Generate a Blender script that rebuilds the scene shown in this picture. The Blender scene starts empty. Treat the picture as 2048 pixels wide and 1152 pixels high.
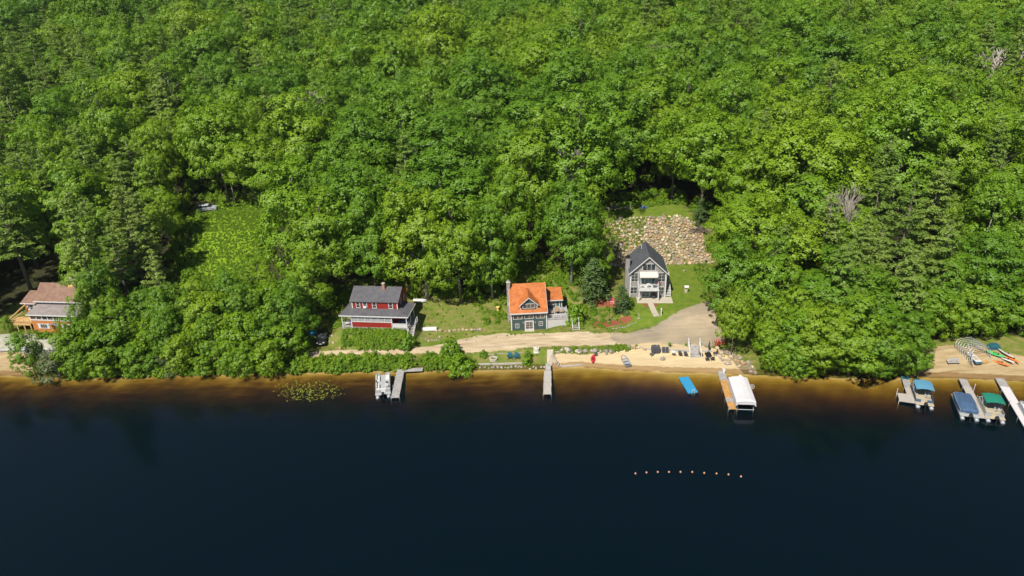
import bpy, bmesh, math, random
import numpy as np
from mathutils import Vector, Matrix
R_ = math.radians
rng = np.random.default_rng(7); random.seed(7)
sc = bpy.context.scene
col = sc.collection

# ------------------------------------------------------------------ camera model (2048 x 1152 frame of the photograph)
CAM_H, FOC, PITCH, ROLL = 65.0, 1400.0, R_(25), R_(2.2)
_R0 = np.array([1, 0, 0.]); _U0 = np.array([0, math.sin(PITCH), math.cos(PITCH)])
FW = np.array([0, math.cos(PITCH), -math.sin(PITCH)])
RT = math.cos(ROLL) * _R0 - math.sin(ROLL) * _U0
UP = math.cos(ROLL) * _U0 + math.sin(ROLL) * _R0
CP = np.array([0, 0, CAM_H])
def ray(px, py): return FW + (px - 1024) / FOC * RT - (py - 576) / FOC * UP
def W(px, py, z=0.0):
    d = ray(px, py); return CP + d * (z - CAM_H) / d[2]
def proj(p):
    v = np.asarray(p, float) - CP; k = v @ FW
    return 1024 + FOC * (v @ RT) / k, 576 - FOC * (v @ UP) / k, FOC / k

# ------------------------------------------------------------------ terrain
SHX = [-600, -140, -94, -81, -62, -38, -16, -6, 5, 11.5, 19, 27.5, 36, 44.6, 56, 64, 72, 83, 130, 600]
SHY = [121, 113, 110.7, 108.6, 108.4, 107.4, 106.6, 105.9, 105.6, 105.9, 104.2, 102.9, 101.9, 100.4, 98.9, 98.6, 98.0, 96.2, 92, 60]
PD = [-60, -25, -16, -10, -6.5, -3.5, -1.5, -.5, 0, 1.5, 3.5, 5, 10, 14, 20, 30, 38, 48, 56, 68, 90, 130, 200, 300, 450, 700, 1200]
PZ = [-9, -6, -4.0, -2.1, -1.25, -.68, -.37, -.2, 0, .22, .6, 1.4, 1.75, 2.3, 3.2, 4.6, 6, 9.5, 10.6, 11.5, 14, 20, 30, 44, 64, 95, 160]
def sstep(t): t = np.clip(t, 0, 1); return t * t * (3 - 2 * t)
PADS = [(-26.0, 119.6, 6.1, 4.4, R_(-8), 3.35, 3.2), (5.2, 119.5, 7.5, 4.5, 0, 2.0, 3), (-90, 127, 12, 6.5, R_(-8), 2.8, 5), (31.5, 130.5, 12.5, 11, R_(-4), 3.5, 5), (14, 119, 5, 3.5, 0, 2.5, 3)]
def terrain(x, y):
    x = np.asarray(x, float); y = np.asarray(y, float)
    d = y - np.interp(x, SHX, SHY)
    z = np.interp(d, PD, PZ)
    sh = np.exp(-((x - 24) / 9) ** 2) * np.clip(-d - 2, 0, 6) * .16
    z = z - sh
    z = z - np.where(d < 0, np.clip(-d, 0, 2.5) * (.05 * np.sin(x * .31 + 2 * np.sin(x * .07)) + .03 * np.sin(x * .93 + y * .6) + .02 * np.sin(x * 2.1 - y * 1.3)), 0)
    far = sstep((d - 70) / 80)
    z = z + far * (2.2 * np.sin(x * .021 + 1.3) * np.cos(y * .017) + 1.6 * np.sin(x * .05 + y * .03) - x * .012)
    z = z + np.where(d > 6, .12 * np.sin(x * .9 + 1.1 * np.sin(y * .7)) * np.sin(y * .8 + x * .2), .03 * np.sin(x * .7) * np.sin(y * .9))
    for cx, cy, hx, hy, a, pz, fo in PADS:
        ux = np.cos(a) * (x - cx) + np.sin(a) * (y - cy); uy = -np.sin(a) * (x - cx) + np.cos(a) * (y - cy)
        q = np.hypot(np.maximum(np.abs(ux) - hx, 0), np.maximum(np.abs(uy) - hy, 0))
        w = 1 - sstep(q / fo)
        z = z * (1 - w) + pz * w
    wr = sstep((x - 18) / 5) * (1 - sstep((x - 44.5) / 4)) * sstep((y - 139.5) / 3) * (1 - sstep((y - 163) / 8))
    zr = np.interp(y, [139, 142, 153, 156, 164], [3.5, 3.7, 10.0, 10.3, 10.9])
    return z * (1 - wr) + zr * wr
def tz(x, y): return float(terrain(x, y))
_T = np.concatenate([np.linspace(70, 260, 3800), np.linspace(260, 900, 2000)])
def G(px, py, h=0.0):
    """where the ray through a pixel meets the ground raised by h"""
    d = ray(px, py); d = d / np.hypot(d[0], d[1])
    P = CP + d[None, :] * _T[:, None]
    k = np.argmax(P[:, 2] <= terrain(P[:, 0], P[:, 1]) + h)
    return P[k].copy() - np.array([0, 0, h])
def inpoly(x, y, poly):
    x = np.asarray(x, float); y = np.asarray(y, float); r = np.zeros(x.shape, bool)
    n = len(poly)
    for i in range(n):
        x0, y0 = poly[i][0], poly[i][1]; x1, y1 = poly[(i + 1) % n][0], poly[(i + 1) % n][1]
        if y0 == y1: continue
        c = ((y0 > y) != (y1 > y)) & (x < (x1 - x0) * (y - y0) / (y1 - y0) + x0)
        r ^= c
    return r

# ------------------------------------------------------------------ materials
def nt(name):
    m = bpy.data.materials.new(name); m.use_nodes = True
    t = m.node_tree; t.nodes.clear()
    o = t.nodes.new('ShaderNodeOutputMaterial')
    return m, t, o
def N(t, kind, **kw):
    n = t.nodes.new(kind)
    for k, v in kw.items():
        if k.startswith('i_'): n.inputs[k[2:].replace('_', ' ')].default_value = v
        else: setattr(n, k, v)
    return n
def ramp(t, fac, stops):
    r = t.nodes.new('ShaderNodeValToRGB'); e = r.color_ramp.elements
    while len(e) < len(stops): e.new(.5)
    for el, (p, c) in zip(e, stops): el.position = p; el.color = (*c, 1)
    t.links.new(fac, r.inputs[0]); return r.outputs[0]
def mixc(t, fac, a, b, mode='MIX'):
    m = t.nodes.new('ShaderNodeMix'); m.data_type = 'RGBA'; m.blend_type = mode
    for s, v in ((m.inputs[0], fac), (m.inputs[6], a), (m.inputs[7], b)):
        if hasattr(v, 'links') or hasattr(v, 'is_output'): t.links.new(v, s)
        elif isinstance(v, (int, float)): s.default_value = v
        else: s.default_value = (*v, 1)
    return m.outputs[2]
def noise(t, scale, detail=3, rough=.55, vec=None):
    n = N(t, 'ShaderNodeTexNoise'); n.inputs['Scale'].default_value = scale; n.inputs['Detail'].default_value = detail; n.inputs['Roughness'].default_value = rough
    if vec: t.links.new(vec, n.inputs['Vector'])
    return n.outputs['Fac']
def simple(name, c, rough=.7, var=.25, scale=3.0, metal=0.0, spec=.3, bump=0.0, bscale=20):
    m, t, o = nt(name)
    tc = N(t, 'ShaderNodeTexCoord').outputs['Object']
    f = noise(t, scale, 4, .6, tc)
    lo = tuple(max(0, v * (1 - var)) for v in c); hi = tuple(min(1, v * (1 + var)) for v in c)
    b = N(t, 'ShaderNodeBsdfPrincipled'); b.inputs['Roughness'].default_value = rough; b.inputs['Metallic'].default_value = metal
    b.inputs['Specular IOR Level'].default_value = spec
    t.links.new(ramp(t, f, [(.3, lo), (.7, hi)]), b.inputs['Base Color'])
    if bump:
        bp = N(t, 'ShaderNodeBump'); bp.inputs['Strength'].default_value = bump; bp.inputs['Distance'].default_value = .05
        t.links.new(noise(t, bscale, 3, .6, tc), bp.inputs['Height']); t.links.new(bp.outputs[0], b.inputs['Normal'])
    t.links.new(b.outputs[0], o.inputs[0]); return m
def shingles(name, c1, c2, cm, sx=1.0, sy=1.0, rough=.8, spec=.2, w=.9, h=.3):
    """courses of shingles or tiles"""
    m, t, o = nt(name)
    tc = N(t, 'ShaderNodeTexCoord').outputs['Object']
    mp = N(t, 'ShaderNodeMapping'); t.links.new(tc, mp.inputs[0])
    sep = N(t, 'ShaderNodeSeparateXYZ'); t.links.new(tc, sep.inputs[0])
    ad = N(t, 'ShaderNodeMath', operation='ADD'); t.links.new(sep.outputs[1], ad.inputs[0]); t.links.new(sep.outputs[2], ad.inputs[1])
    cb = N(t, 'ShaderNodeCombineXYZ'); t.links.new(sep.outputs[0], cb.inputs[0]); t.links.new(ad.outputs[0], cb.inputs[1])
    br = N(t, 'ShaderNodeTexBrick'); t.links.new(cb.outputs[0], br.inputs['Vector'])
    br.inputs['Color1'].default_value = (*c1, 1); br.inputs['Color2'].default_value = (*c2, 1); br.inputs['Mortar'].default_value = (*cm, 1)
    br.inputs['Scale'].default_value = 1; br.inputs['Brick Width'].default_value = w; br.inputs['Row Height'].default_value = h; br.inputs['Mortar Size'].default_value = .03; br.inputs['Mortar Smooth'].default_value = .6
    n = noise(t, 1.1, 4, .6, tc)
    cc = mixc(t, .5, br.outputs['Color'], ramp(t, n, [(.3, tuple(v * .7 for v in c1)), (.75, tuple(min(1, v * 1.25) for v in c2))]))
    b = N(t, 'ShaderNodeBsdfPrincipled'); b.inputs['Roughness'].default_value = rough; b.inputs['Specular IOR Level'].default_value = spec
    t.links.new(cc, b.inputs['Base Color']); t.links.new(b.outputs[0], o.inputs[0]); return m
def clap(name, c, h=.16):
    """horizontal clapboards"""
    m, t, o = nt(name)
    tc = N(t, 'ShaderNodeTexCoord').outputs['Object']
    sep = N(t, 'ShaderNodeSeparateXYZ'); t.links.new(tc, sep.inputs[0])
    mu = N(t, 'ShaderNodeMath', operation='MULTIPLY'); mu.inputs[1].default_value = 1 / h; t.links.new(sep.outputs[2], mu.inputs[0])
    fr = N(t, 'ShaderNodeMath', operation='FRACT'); t.links.new(mu.outputs[0], fr.inputs[0])
    n = noise(t, 1.6, 4, .6, tc)
    base = ramp(t, n, [(.3, tuple(v * .85 for v in c)), (.7, tuple(min(1, v * 1.12) for v in c))])
    b = N(t, 'ShaderNodeBsdfPrincipled'); b.inputs['Roughness'].default_value = .6; b.inputs['Specular IOR Level'].default_value = .25
    bp = N(t, 'ShaderNodeBump'); bp.inputs['Strength'].default_value = .5; bp.inputs['Distance'].default_value = .03
    t.links.new(fr.outputs[0], bp.inputs['Height']); t.links.new(bp.outputs[0], b.inputs['Normal'])
    t.links.new(base, b.inputs['Base Color']); t.links.new(b.outputs[0], o.inputs[0]); return m
def leafmat(name, stops, trans=.36, leafvar=.2):
    m, t, o = nt(name)
    oi = N(t, 'ShaderNodeObjectInfo'); ge = N(t, 'ShaderNodeNewGeometry')
    c = ramp(t, oi.outputs['Random'], stops)
    hs = N(t, 'ShaderNodeHueSaturation'); t.links.new(c, hs.inputs['Color'])
    mr = N(t, 'ShaderNodeMapRange'); mr.inputs[3].default_value = 1 - leafvar; mr.inputs[4].default_value = 1 + leafvar
    t.links.new(ge.outputs['Random Per Island'], mr.inputs[0]); t.links.new(mr.outputs[0], hs.inputs['Value'])
    d = N(t, 'ShaderNodeBsdfDiffuse'); tr = N(t, 'ShaderNodeBsdfTranslucent'); gl = N(t, 'ShaderNodeBsdfGlossy'); gl.inputs['Roughness'].default_value = .5
    t.links.new(hs.outputs[0], d.inputs[0])
    tcx = mixc(t, .5, hs.outputs[0], (.085, .19, .006)); t.links.new(tcx, tr.inputs[0])
    m1 = N(t, 'ShaderNodeMixShader'); m1.inputs[0].default_value = trans
    t.links.new(d.outputs[0], m1.inputs[1]); t.links.new(tr.outputs[0], m1.inputs[2])
    m2 = N(t, 'ShaderNodeMixShader'); m2.inputs[0].default_value = .025
    t.links.new(m1.outputs[0], m2.inputs[1]); t.links.new(gl.outputs[0], m2.inputs[2])
    t.links.new(m2.outputs[0], o.inputs[0]); return m
def byobject(name, stops, rough=.85, bump=.6):
    m, t, o = nt(name)
    oi = N(t, 'ShaderNodeObjectInfo'); tc = N(t, 'ShaderNodeTexCoord').outputs['Object']
    n = noise(t, 3, 5, .65, tc)
    c = mixc(t, .7, ramp(t, oi.outputs['Random'], stops), (1, 1, 1), 'MIX') if False else ramp(t, oi.outputs['Random'], stops)
    c = mixc(t, 1.0, c, ramp(t, n, [(.25, (.55, .52, .48)), (.7, (1.18, 1.15, 1.1))]), 'MULTIPLY')
    b = N(t, 'ShaderNodeBsdfPrincipled'); b.inputs['Roughness'].default_value = rough; b.inputs['Specular IOR Level'].default_value = .2
    bp = N(t, 'ShaderNodeBump'); bp.inputs['Strength'].default_value = bump; bp.inputs['Distance'].default_value = .08
    t.links.new(n, bp.inputs['Height']); t.links.new(bp.outputs[0], b.inputs['Normal'])
    t.links.new(c, b.inputs['Base Color']); t.links.new(b.outputs[0], o.inputs[0]); return m
def glassmat(name, c=(.03, .035, .04), rough=.08):
    m, t, o = nt(name)
    b = N(t, 'ShaderNodeBsdfPrincipled'); b.inputs['Base Color'].default_value = (*c, 1); b.inputs['Roughness'].default_value = rough; b.inputs['Specular IOR Level'].default_value = .6
    tc = N(t, 'ShaderNodeTexCoord').outputs['Object']
    t.links.new(ramp(t, noise(t, 1.4, 2, .5, tc), [(.35, tuple(v * .4 for v in c)), (.65, tuple(v * 1.7 for v in c))]), b.inputs['Base Color'])
    t.links.new(b.outputs[0], o.inputs[0]); return m
M = dict(
    white=simple('white paint', (.52, .515, .51), .5, .06), offwhite=simple('cream fabric', (.50, .47, .41), .85, .08),
    grey=clap('grey clapboard', (.255, .238, .238)), green=clap('dark green clapboard', (.052, .080, .076)), red=clap('barn red clapboard', (.25, .022, .016)),
    orange=clap('orange brown clapboard', (.42, .17, .052)),
    roof_grey=shingles('grey asphalt shingles', (.075, .073, .082), (.10, .097, .107), (.05, .05, .055)),
    roof_dark=shingles('dark asphalt shingles', (.062, .066, .074), (.085, .089, .098), (.04, .04, .045)),
    roof_orange=shingles('orange roof tiles', (.33, .098, .028), (.46, .160, .052), (.21, .06, .02), w=.42, h=.3, rough=.6, spec=.15),
    roof_brown=shingles('brown shingles', (.17, .10, .072), (.23, .14, .105), (.10, .06, .045)),
    roof_taupe=shingles('taupe shingles', (.19, .165, .16), (.235, .205, .20), (.13, .11, .11)),
    glass=glassmat('window glass', (.035, .04, .045)), glass_brown=glassmat('window glass with blinds behind', (.10, .075, .06), .12), screen=simple('grey insect screen', (.27, .27, .29), .6, .2),
    glass_teal=glassmat('teal door glass', (.05, .11, .12)),
    brick=shingles('red chimney brick', (.28, .11, .07), (.36, .15, .10), (.3, .26, .22), w=.22, h=.08),
    stone=simple('mortared fieldstone', (.26, .23, .21), .9, .6, 3.5, bump=.8, bscale=5), concrete=simple('pale concrete', (.38, .335, .27), .9, .15), concrete_grey=simple('grey concrete', (.36, .34, .33), .9, .2),
    deck_wood=simple('weathered grey planks', (.27, .255, .25), .8, .25, 2.0), new_wood=simple('fresh orange planks', (.40, .215, .07), .7, .25, 2.0), beige=simple('beige decking', (.34, .31, .28), .7, .12, 2.0),
    lumber=simple('fresh lumber', (.46, .29, .13), .7, .2), wood_dark=simple('dark weathered timber', (.13, .105, .085), .9, .35), white_dock=simple('white dock decking', (.50, .475, .485), .6, .05),
    lattice=simple('weathered lattice', (.43, .41, .40), .85, .3, 9), steel=simple('galvanised metal', (.45, .47, .50), .4, .15, metal=.5), alu=simple('dull aluminium', (.34, .36, .39), .45, .12, metal=.3),
    black=simple('black plastic', (.015, .015, .017), .5, .2), charcoal=simple('charcoal fabric', (.055, .055, .062), .85, .2), carpaint=simple('black car paint', (.012, .012, .014), .22, .1, spec=.6), silver=simple('silver car paint', (.42, .44, .46), .3, .08, metal=.3),
    navy=simple('navy boat canvas', (.045, .085, .16), .8, .2), blue=simple('pale blue canvas', (.075, .215, .32), .8, .1), teal=simple('dark teal carpet', (.01, .075, .10), .8, .2), canvas_green=simple('green boat canvas', (.01, .155, .105), .8, .15), raft=simple('bright blue matting', (.03, .22, .40), .55, .07),
    tan=simple('tan vinyl', (.36, .31, .23), .6, .1), seat_white=simple('white vinyl', (.52, .515, .50), .5, .06), seat_grey=simple('grey marine carpet', (.30, .31, .32), .8, .12),
    canopy=simple('white boat canopy', (.50, .485, .50), .7, .06, .6), red_plastic=simple('red moulded plastic', (.50, .02, .035), .4, .1), orange_plastic=simple('orange moulded plastic', (.75, .16, .02), .4, .1), green_plastic=simple('green moulded plastic', (.06, .36, .10), .4, .1), buoy=simple('orange buoy plastic', (.70, .30, .15), .4, .1),
    teal_chair=simple('teal painted slats', (.008, .085, .115), .6, .12), bark=simple('grey brown bark', (.15, .125, .105), .9, .4, 4, bump=.6), bark_pale=simple('pale grey bark', (.27, .25, .225), .9, .35, 4), dead=simple('bare grey twigs', (.30, .265, .23), .9, .25),
    timber=simple('grey landscape timber', (.30, .28, .265), .9, .3, 2), pole=simple('weathered pole wood', (.40, .35, .29), .9, .25), wire=simple('cable', (.25, .25, .25), .6, .1), mulch=simple('red mulch', (.36, .11, .05), .95, .4),
    tyre=simple('tyre rubber', (.02, .02, .02), .8, .2), flag_red=simple('faded red cloth', (.45, .06, .07), .8, .15), flag_blue=simple('navy cloth', (.03, .04, .15), .8, .15), yellow=simple('straw yellow paint', (.60, .45, .13), .7, .2), purple=simple('purple fabric', (.22, .12, .30), .8, .2), brown=simple('brown wicker', (.30, .20, .12), .8, .35, 12), redflower=simple('red blossom', (.45, .02, .03), .8, .3))
GREEN = [(0, (.120, .244, .012)), (.3, (.146, .280, .012)), (.6, (.165, .300, .013)), (1, (.188, .314, .014))]
M['leaf'] = leafmat('broadleaf foliage', GREEN, .40, .16)
M['leaf_light'] = leafmat('light yellow green foliage', [(0, (.176, .312, .012)), (.5, (.198, .328, .013)), (1, (.222, .338, .015))], .40, .16)
M['leaf_deep'] = leafmat('deep green foliage', [(0, (.098, .212, .012)), (.5, (.122, .244, .013)), (1, (.142, .262, .015))], .38, .16)
M['leaf_bush'] = leafmat('shrub foliage', [(0, (.118, .235, .008)), (.5, (.160, .285, .009)), (1, (.205, .315, .010))])
M['needle'] = leafmat('pine needles', [(0, (.140, .225, .032)), (.5, (.170, .260, .042)), (1, (.205, .285, .052))], .28)
M['spruce'] = leafmat('spruce needles', [(0, (.055, .105, .030)), (1, (.080, .135, .036))], .15)
M['willow'] = leafmat('grey green foliage', [(0, (.11, .155, .055)), (1, (.14, .17, .07))])
M['lily'] = leafmat('lily pads', [(0, (.12, .145, .02)), (1, (.15, .16, .025))], .1, .5)
M['rock'] = byobject('field stone', [(0, (.19, .165, .13)), (.15, (.38, .32, .23)), (.3, (.24, .23, .21)), (.45, (.46, .40, .30)), (.6, (.36, .22, .11)), (.72, (.29, .25, .17)), (.85, (.42, .33, .17)), (1, (.58, .53, .44))])
M['rock_grey'] = byobject('grey shore stone', [(0, (.22, .20, .19)), (.5, (.32, .29, .27)), (1, (.40, .36, .32))])

# ------------------------------------------------------------------ object helpers
def tag(o, label=None, cat=None, group=None, kind=None):
    if label: o['label'] = label
    if cat: o['category'] = cat
    if group: o['group'] = group
    if kind: o['kind'] = kind
    return o
def thing(name, label, cat, loc, rz=0.0, group=None):
    o = bpy.data.objects.new(name, None); col.objects.link(o)
    o.location = [float(v) for v in loc]; o.rotation_euler = (0, 0, rz); o.empty_display_size = .3
    return tag(o, label, cat, group)
class MB:
    def __init__(s): s.v = []; s.f = []
    def add(s, vs, fs):
        n = len(s.v); s.v += [tuple(float(c) for c in p) for p in vs]; s.f += [tuple(i + n for i in f) for f in fs]; return s
    def box(s, x0, x1, y0, y1, z0, z1):
        return s.add([(x0, y0, z0), (x1, y0, z0), (x1, y1, z0), (x0, y1, z0), (x0, y0, z1), (x1, y0, z1), (x1, y1, z1), (x0, y1, z1)],
                     [(0, 3, 2, 1), (4, 5, 6, 7), (0, 1, 5, 4), (1, 2, 6, 5), (2, 3, 7, 6), (3, 0, 4, 7)])
    def bbox(s, x0, x1, y0, y1, z0, z1, b=.05):
        """box with its top and upright edges chamfered"""
        b = min(b, (x1 - x0) / 3, (y1 - y0) / 3, (z1 - z0) / 2)
        def ring(i, z): return [(x0 + i + b, y0 + i, z), (x1 - i - b, y0 + i, z), (x1 - i, y0 + i + b, z), (x1 - i, y1 - i - b, z), (x1 - i - b, y1 - i, z), (x0 + i + b, y1 - i, z), (x0 + i, y1 - i - b, z), (x0 + i, y0 + i + b, z)]
        return s.loft([ring(0, z0), ring(0, z1 - b), ring(b * .8, z1)])
    def loft(s, rings, caps=True):
        n = len(rings[0]); vs = [p for r in rings for p in r]; fs = []
        for k in range(len(rings) - 1):
            for i in range(n): fs.append((k * n + i, k * n + (i + 1) % n, (k + 1) * n + (i + 1) % n, (k + 1) * n + i))
        if caps: fs += [tuple(range(n - 1, -1, -1)), tuple(range((len(rings) - 1) * n, len(rings) * n))]
        return s.add(vs, fs)
    def prism(s, pts, d):
        """polygon pushed along d"""
        d = Vector(d); a = [Vector(p) for p in pts]; n = len(a)
        return s.add(a + [p + d for p in a], [tuple(range(n)), tuple(range(2 * n - 1, n - 1, -1))] + [(i, i + n, (i + 1) % n + n, (i + 1) % n) for i in range(n)])
    def slab(s, pts, t=.12): return s.prism(pts, (0, 0, -t))
    def tube(s, p0, p1, r0, r1=None, n=8):
        r1 = r0 if r1 is None else r1
        a, b = Vector(p0), Vector(p1); d = (b - a).normalized()
        u = d.orthogonal().normalized(); w = d.cross(u)
        return s.loft([[a + (u * math.cos(q) + w * math.sin(q)) * r0 for q in [2 * math.pi * k / n for k in range(n)]], [b + (u * math.cos(q) + w * math.sin(q)) * r1 for q in [2 * math.pi * k / n for k in range(n)]]])
    def path(s, pts, radii, n=8):
        pts = [Vector(p) for p in pts]; rings = []
        u = None
        for i, p in enumerate(pts):
            d = (pts[min(i + 1, len(pts) - 1)] - pts[max(i - 1, 0)]).normalized()
            u = d.orthogonal().normalized() if u is None else (u - d * u.dot(d)).normalized()
            w = d.cross(u); r = radii[i] if hasattr(radii, '__len__') else radii
            rings.append([p + (u * math.cos(q) + w * math.sin(q)) * r for q in [2 * math.pi * k / n for k in range(n)]])
        return s.loft(rings)
    def mesh(s, name, mat, smooth=False):
        me = bpy.data.meshes.new(name); me.from_pydata(s.v, [], s.f); me.update()
        bm = bmesh.new(); bm.from_mesh(me); bmesh.ops.recalc_face_normals(bm, faces=bm.faces[:]); bm.to_mesh(me); bm.free()
        me.materials.append(M[mat] if isinstance(mat, str) else mat)
        if smooth: me.polygons.foreach_set('use_smooth', [True] * len(me.polygons))
        return me
    def build(s, name, mat, parent=None, loc=(0, 0, 0), rz=0.0, smooth=False, label=None):
        o = bpy.data.objects.new(name, s.mesh(name, mat, smooth)); col.objects.link(o)
        o.location = [float(v) for v in loc]; o.rotation_euler = (0, 0, rz)
        if parent: o.parent = parent
        if label: o['label'] = label
        return o
def copy_tree(o, parent=None):
    c = o.copy(); col.objects.link(c)
    if parent: c.parent = parent
    for ch in o.children: copy_tree(ch, c)
    return c
def heading(a, b): return math.atan2(-(b[0] - a[0]), b[1] - a[1])      # z rotation that turns local +y from a to b
def window(par, x, y, z, w, h, nx=1, ny=1, rz=0.0, mat='white', pane='glass', fr=.07, name='window'):
    """frame with its bars, pane behind; (x, y, z) is the middle of the sill on the wall face, facing local -y turned by rz"""
    f = MB()
    f.box(-w / 2, -w / 2 + fr, -.06, .03, 0, h).box(w / 2 - fr, w / 2, -.06, .03, 0, h).box(-w / 2 + fr, w / 2 - fr, -.06, .03, 0, fr).box(-w / 2 + fr, w / 2 - fr, -.06, .03, h - fr, h)
    iw, ih = w - 2 * fr, h - 2 * fr
    for k in range(1, nx): xx = -w / 2 + fr + iw * k / nx; f.box(xx - .025, xx + .025, -.052, .02, fr, h - fr)
    for k in range(1, ny): zz = fr + ih * k / ny; f.box(-w / 2 + fr, w / 2 - fr, -.045, .02, zz - .016, zz + .016)
    o = f.build(name, mat, par, (x, y, z), rz)
    MB().box(-w / 2 + fr * .6, w / 2 - fr * .6, -.022, .01, fr * .6, h - fr * .6).build('pane', pane, o)
    return o
def railing(p0, p1, h=.95, n=3, bal=True, solid=None):
    m = MB(); a, b = Vector(p0), Vector(p1)
    up = Vector((0, 0, h))
    for k in range(n + 1):
        q = a.lerp(b, k / n); m.tube(q, q + up, .045, n=4)
    m.tube(a + up, b + up, .04, n=4); m.tube(a + up * .12, b + up * .12, .025, n=4)
    if bal:
        L = (b - a).length; c = max(2, int(L / .3))
        for k in range(1, c): q = a.lerp(b, k / c); m.tube(q + up * .15, q + up, .016, n=4)
    return m
def stairs(w, n, rise, run):
    """treads climbing along +y from the origin; returns (treads, stringers)"""
    t, s = MB(), MB()
    for k in range(n): t.box(-w / 2 + .05, w / 2 - .05, k * run - .03, k * run + run * .82, (k + 1) * rise - .05, (k + 1) * rise)
    for sx in (-1, 1):
        x0, x1 = (sx * w / 2 - .04, sx * w / 2 + .04)
        s.prism([(x0, -.05, 0), (x0, n * run, n * rise - .08), (x0, n * run, n * rise + .06), (x0, -.05, .22)], (x1 - x0, 0, 0))
    return t, s

# ------------------------------------------------------------------ ground zones (outlines read on the photograph, laid on the terrain)
def gp(pts, h=0.0): return [tuple(G(px, py, h)[:2]) for px, py in pts]
def wp(pts): return [tuple(W(px, py, .2)[:2]) for px, py in pts]
Z_DIRT = [gp([(560, 712), (640, 704), (700, 699), (800, 698), (870, 692), (905, 683), (950, 672), (1030, 667), (1140, 664), (1230, 666), (1290, 664), (1300, 690), (1240, 690), (1160, 692), (1100, 693), (1000, 700), (930, 706), (850, 709), (740, 713), (640, 716), (560, 724)])]
Z_GRAV = [gp([(1215, 668), (1270, 664), (1310, 652), (1345, 630), (1378, 614), (1400, 607), (1422, 600), (1432, 632), (1445, 660), (1452, 684), (1425, 693), (1290, 692), (1235, 689)])]
Z_SAND = [wp([(1106, 711), (1180, 712), (1230, 711), (1258, 701), (1290, 698), (1400, 703), (1440, 712), (1470, 728), (1500, 760), (1450, 775), (1350, 765), (1250, 760), (1150, 752), (1095, 748)]),
          wp([(1780, 742), (1830, 716), (1868, 706), (1960, 706), (2030, 722), (2110, 740), (2110, 790), (2048, 790), (1900, 785), (1800, 775)]),
          wp([(-60, 716), (40, 714), (75, 722), (72, 790), (-60, 790)])]
Z_LAWN = [gp([(1337, 524), (1392, 522), (1412, 560), (1420, 600), (1385, 612), (1340, 634), (1308, 652), (1262, 662), (1230, 660), (1252, 640), (1258, 620), (1275, 600), (1290, 560)]),
          gp([(1205, 437), (1216, 414), (1360, 408), (1385, 440)]), gp([(845, 690), (870, 680), (1000, 662), (1140, 660), (1140, 666), (1000, 671), (920, 684), (870, 694)])]
Z_DRY = [gp([(640, 690), (690, 560), (770, 552), (860, 562), (930, 598), (1010, 612), (1020, 664), (900, 690), (845, 700), (820, 700), (690, 702)]), gp([(1020, 585), (1020, 528), (1140, 530), (1150, 580), (1250, 590), (1262, 650), (1170, 664), (1130, 655), (1130, 585)]),
         gp([(940, 703), (1096, 700), (1100, 735), (950, 740)]), wp([(1780, 742), (1830, 716), (1880, 700), (2050, 690), (2120, 720), (2110, 740), (2030, 728), (1960, 722), (1868, 728)])]
Z_MEAD = [gp([(350, 600), (375, 500), (410, 430), (430, 402), (510, 398), (545, 430), (545, 480), (520, 560), (470, 620)])]
Z_MULCH = [gp([(1180, 652), (1190, 643), (1225, 640), (1262, 632), (1266, 641), (1240, 650), (1205, 656)]), gp([(1176, 605), (1190, 598), (1240, 600), (1242, 610), (1200, 613), (1180, 611)]), gp([(1283, 606), (1291, 604), (1300, 615), (1294, 616)]), gp([(1305, 606), (1318, 606), (1310, 614)])]
Z_ROCK = [[(21, 141), (44.2, 140.5), (43.5, 149), (40, 153.5), (22, 153.5), (19.5, 148)], gp([(1424, 700), (1448, 696), (1475, 712), (1512, 735), (1515, 752), (1475, 742), (1445, 722)])]
Z_ROCKX = [[(21, 141), (44.2, 140.5), (43.5, 149), (40, 153.5), (22, 153.5), (19.5, 148)]]
Z_PAVE = [gp([(-60, 676), (60, 668), (115, 672), (110, 700), (-60, 703)])]
Z_TAR = [gp([(-60, 704), (110, 700), (200, 704), (200, 716), (60, 717), (-60, 719)])]

LIT = [gp([(440, 392), (500, 392), (500, 415), (440, 415)]), gp([(452, 425), (500, 408), (515, 440), (485, 500), (440, 575), (392, 545), (412, 500)])]
CLEAR = [[(-39, 100), (-38.5, 127), (-29, 128.5), (-17, 128), (-13, 128), (-2, 129), (-1, 132), (3, 137), (10, 137), (14, 130), (17, 127), (20, 130), (20.5, 141), (21, 163), (41, 163), (44, 155), (47, 150), (45.5, 140), (45.5, 122), (44, 117), (44, 108), (46, 100)],
         [(-110, 100), (-104, 136), (-80, 132), (-79, 116), (-77, 108)], gp([(366, 565), (388, 480), (426, 410), (508, 402), (528, 432), (512, 490), (480, 550), (435, 590)]), [(66, 90), (66.5, 106.5), (73, 107.3), (82, 107.6), (100, 106.5), (100, 90)], gp([(375, 428), (385, 404), (450, 402), (450, 430)])]
fx = np.arange(-104, 104.01, .5); fy = np.arange(93, 166.01, .5)
xs = np.concatenate([np.linspace(-900, -130, 22), np.linspace(-126, -106, 6), fx, np.linspace(106, 126, 6), np.linspace(130, 900, 22)])
ys = np.concatenate([np.linspace(-250, 60, 8), np.linspace(66, 92, 12), fy, np.linspace(168, 260, 36), np.linspace(266, 500, 40), np.linspace(520, 1300, 20)])
GX, GY = np.meshgrid(xs, ys); GZ = terrain(GX, GY)
def soft(polys, n=3):
    m = np.zeros(GX.shape)
    for p in polys: m = np.maximum(m, inpoly(GX, GY, p).astype(float))
    for _ in range(n):
        q = np.pad(m, 1, mode='edge'); m = (q[1:-1, 1:-1] * 2 + q[:-2, 1:-1] + q[2:, 1:-1] + q[1:-1, :-2] + q[1:-1, 2:]) / 6
    return m
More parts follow.
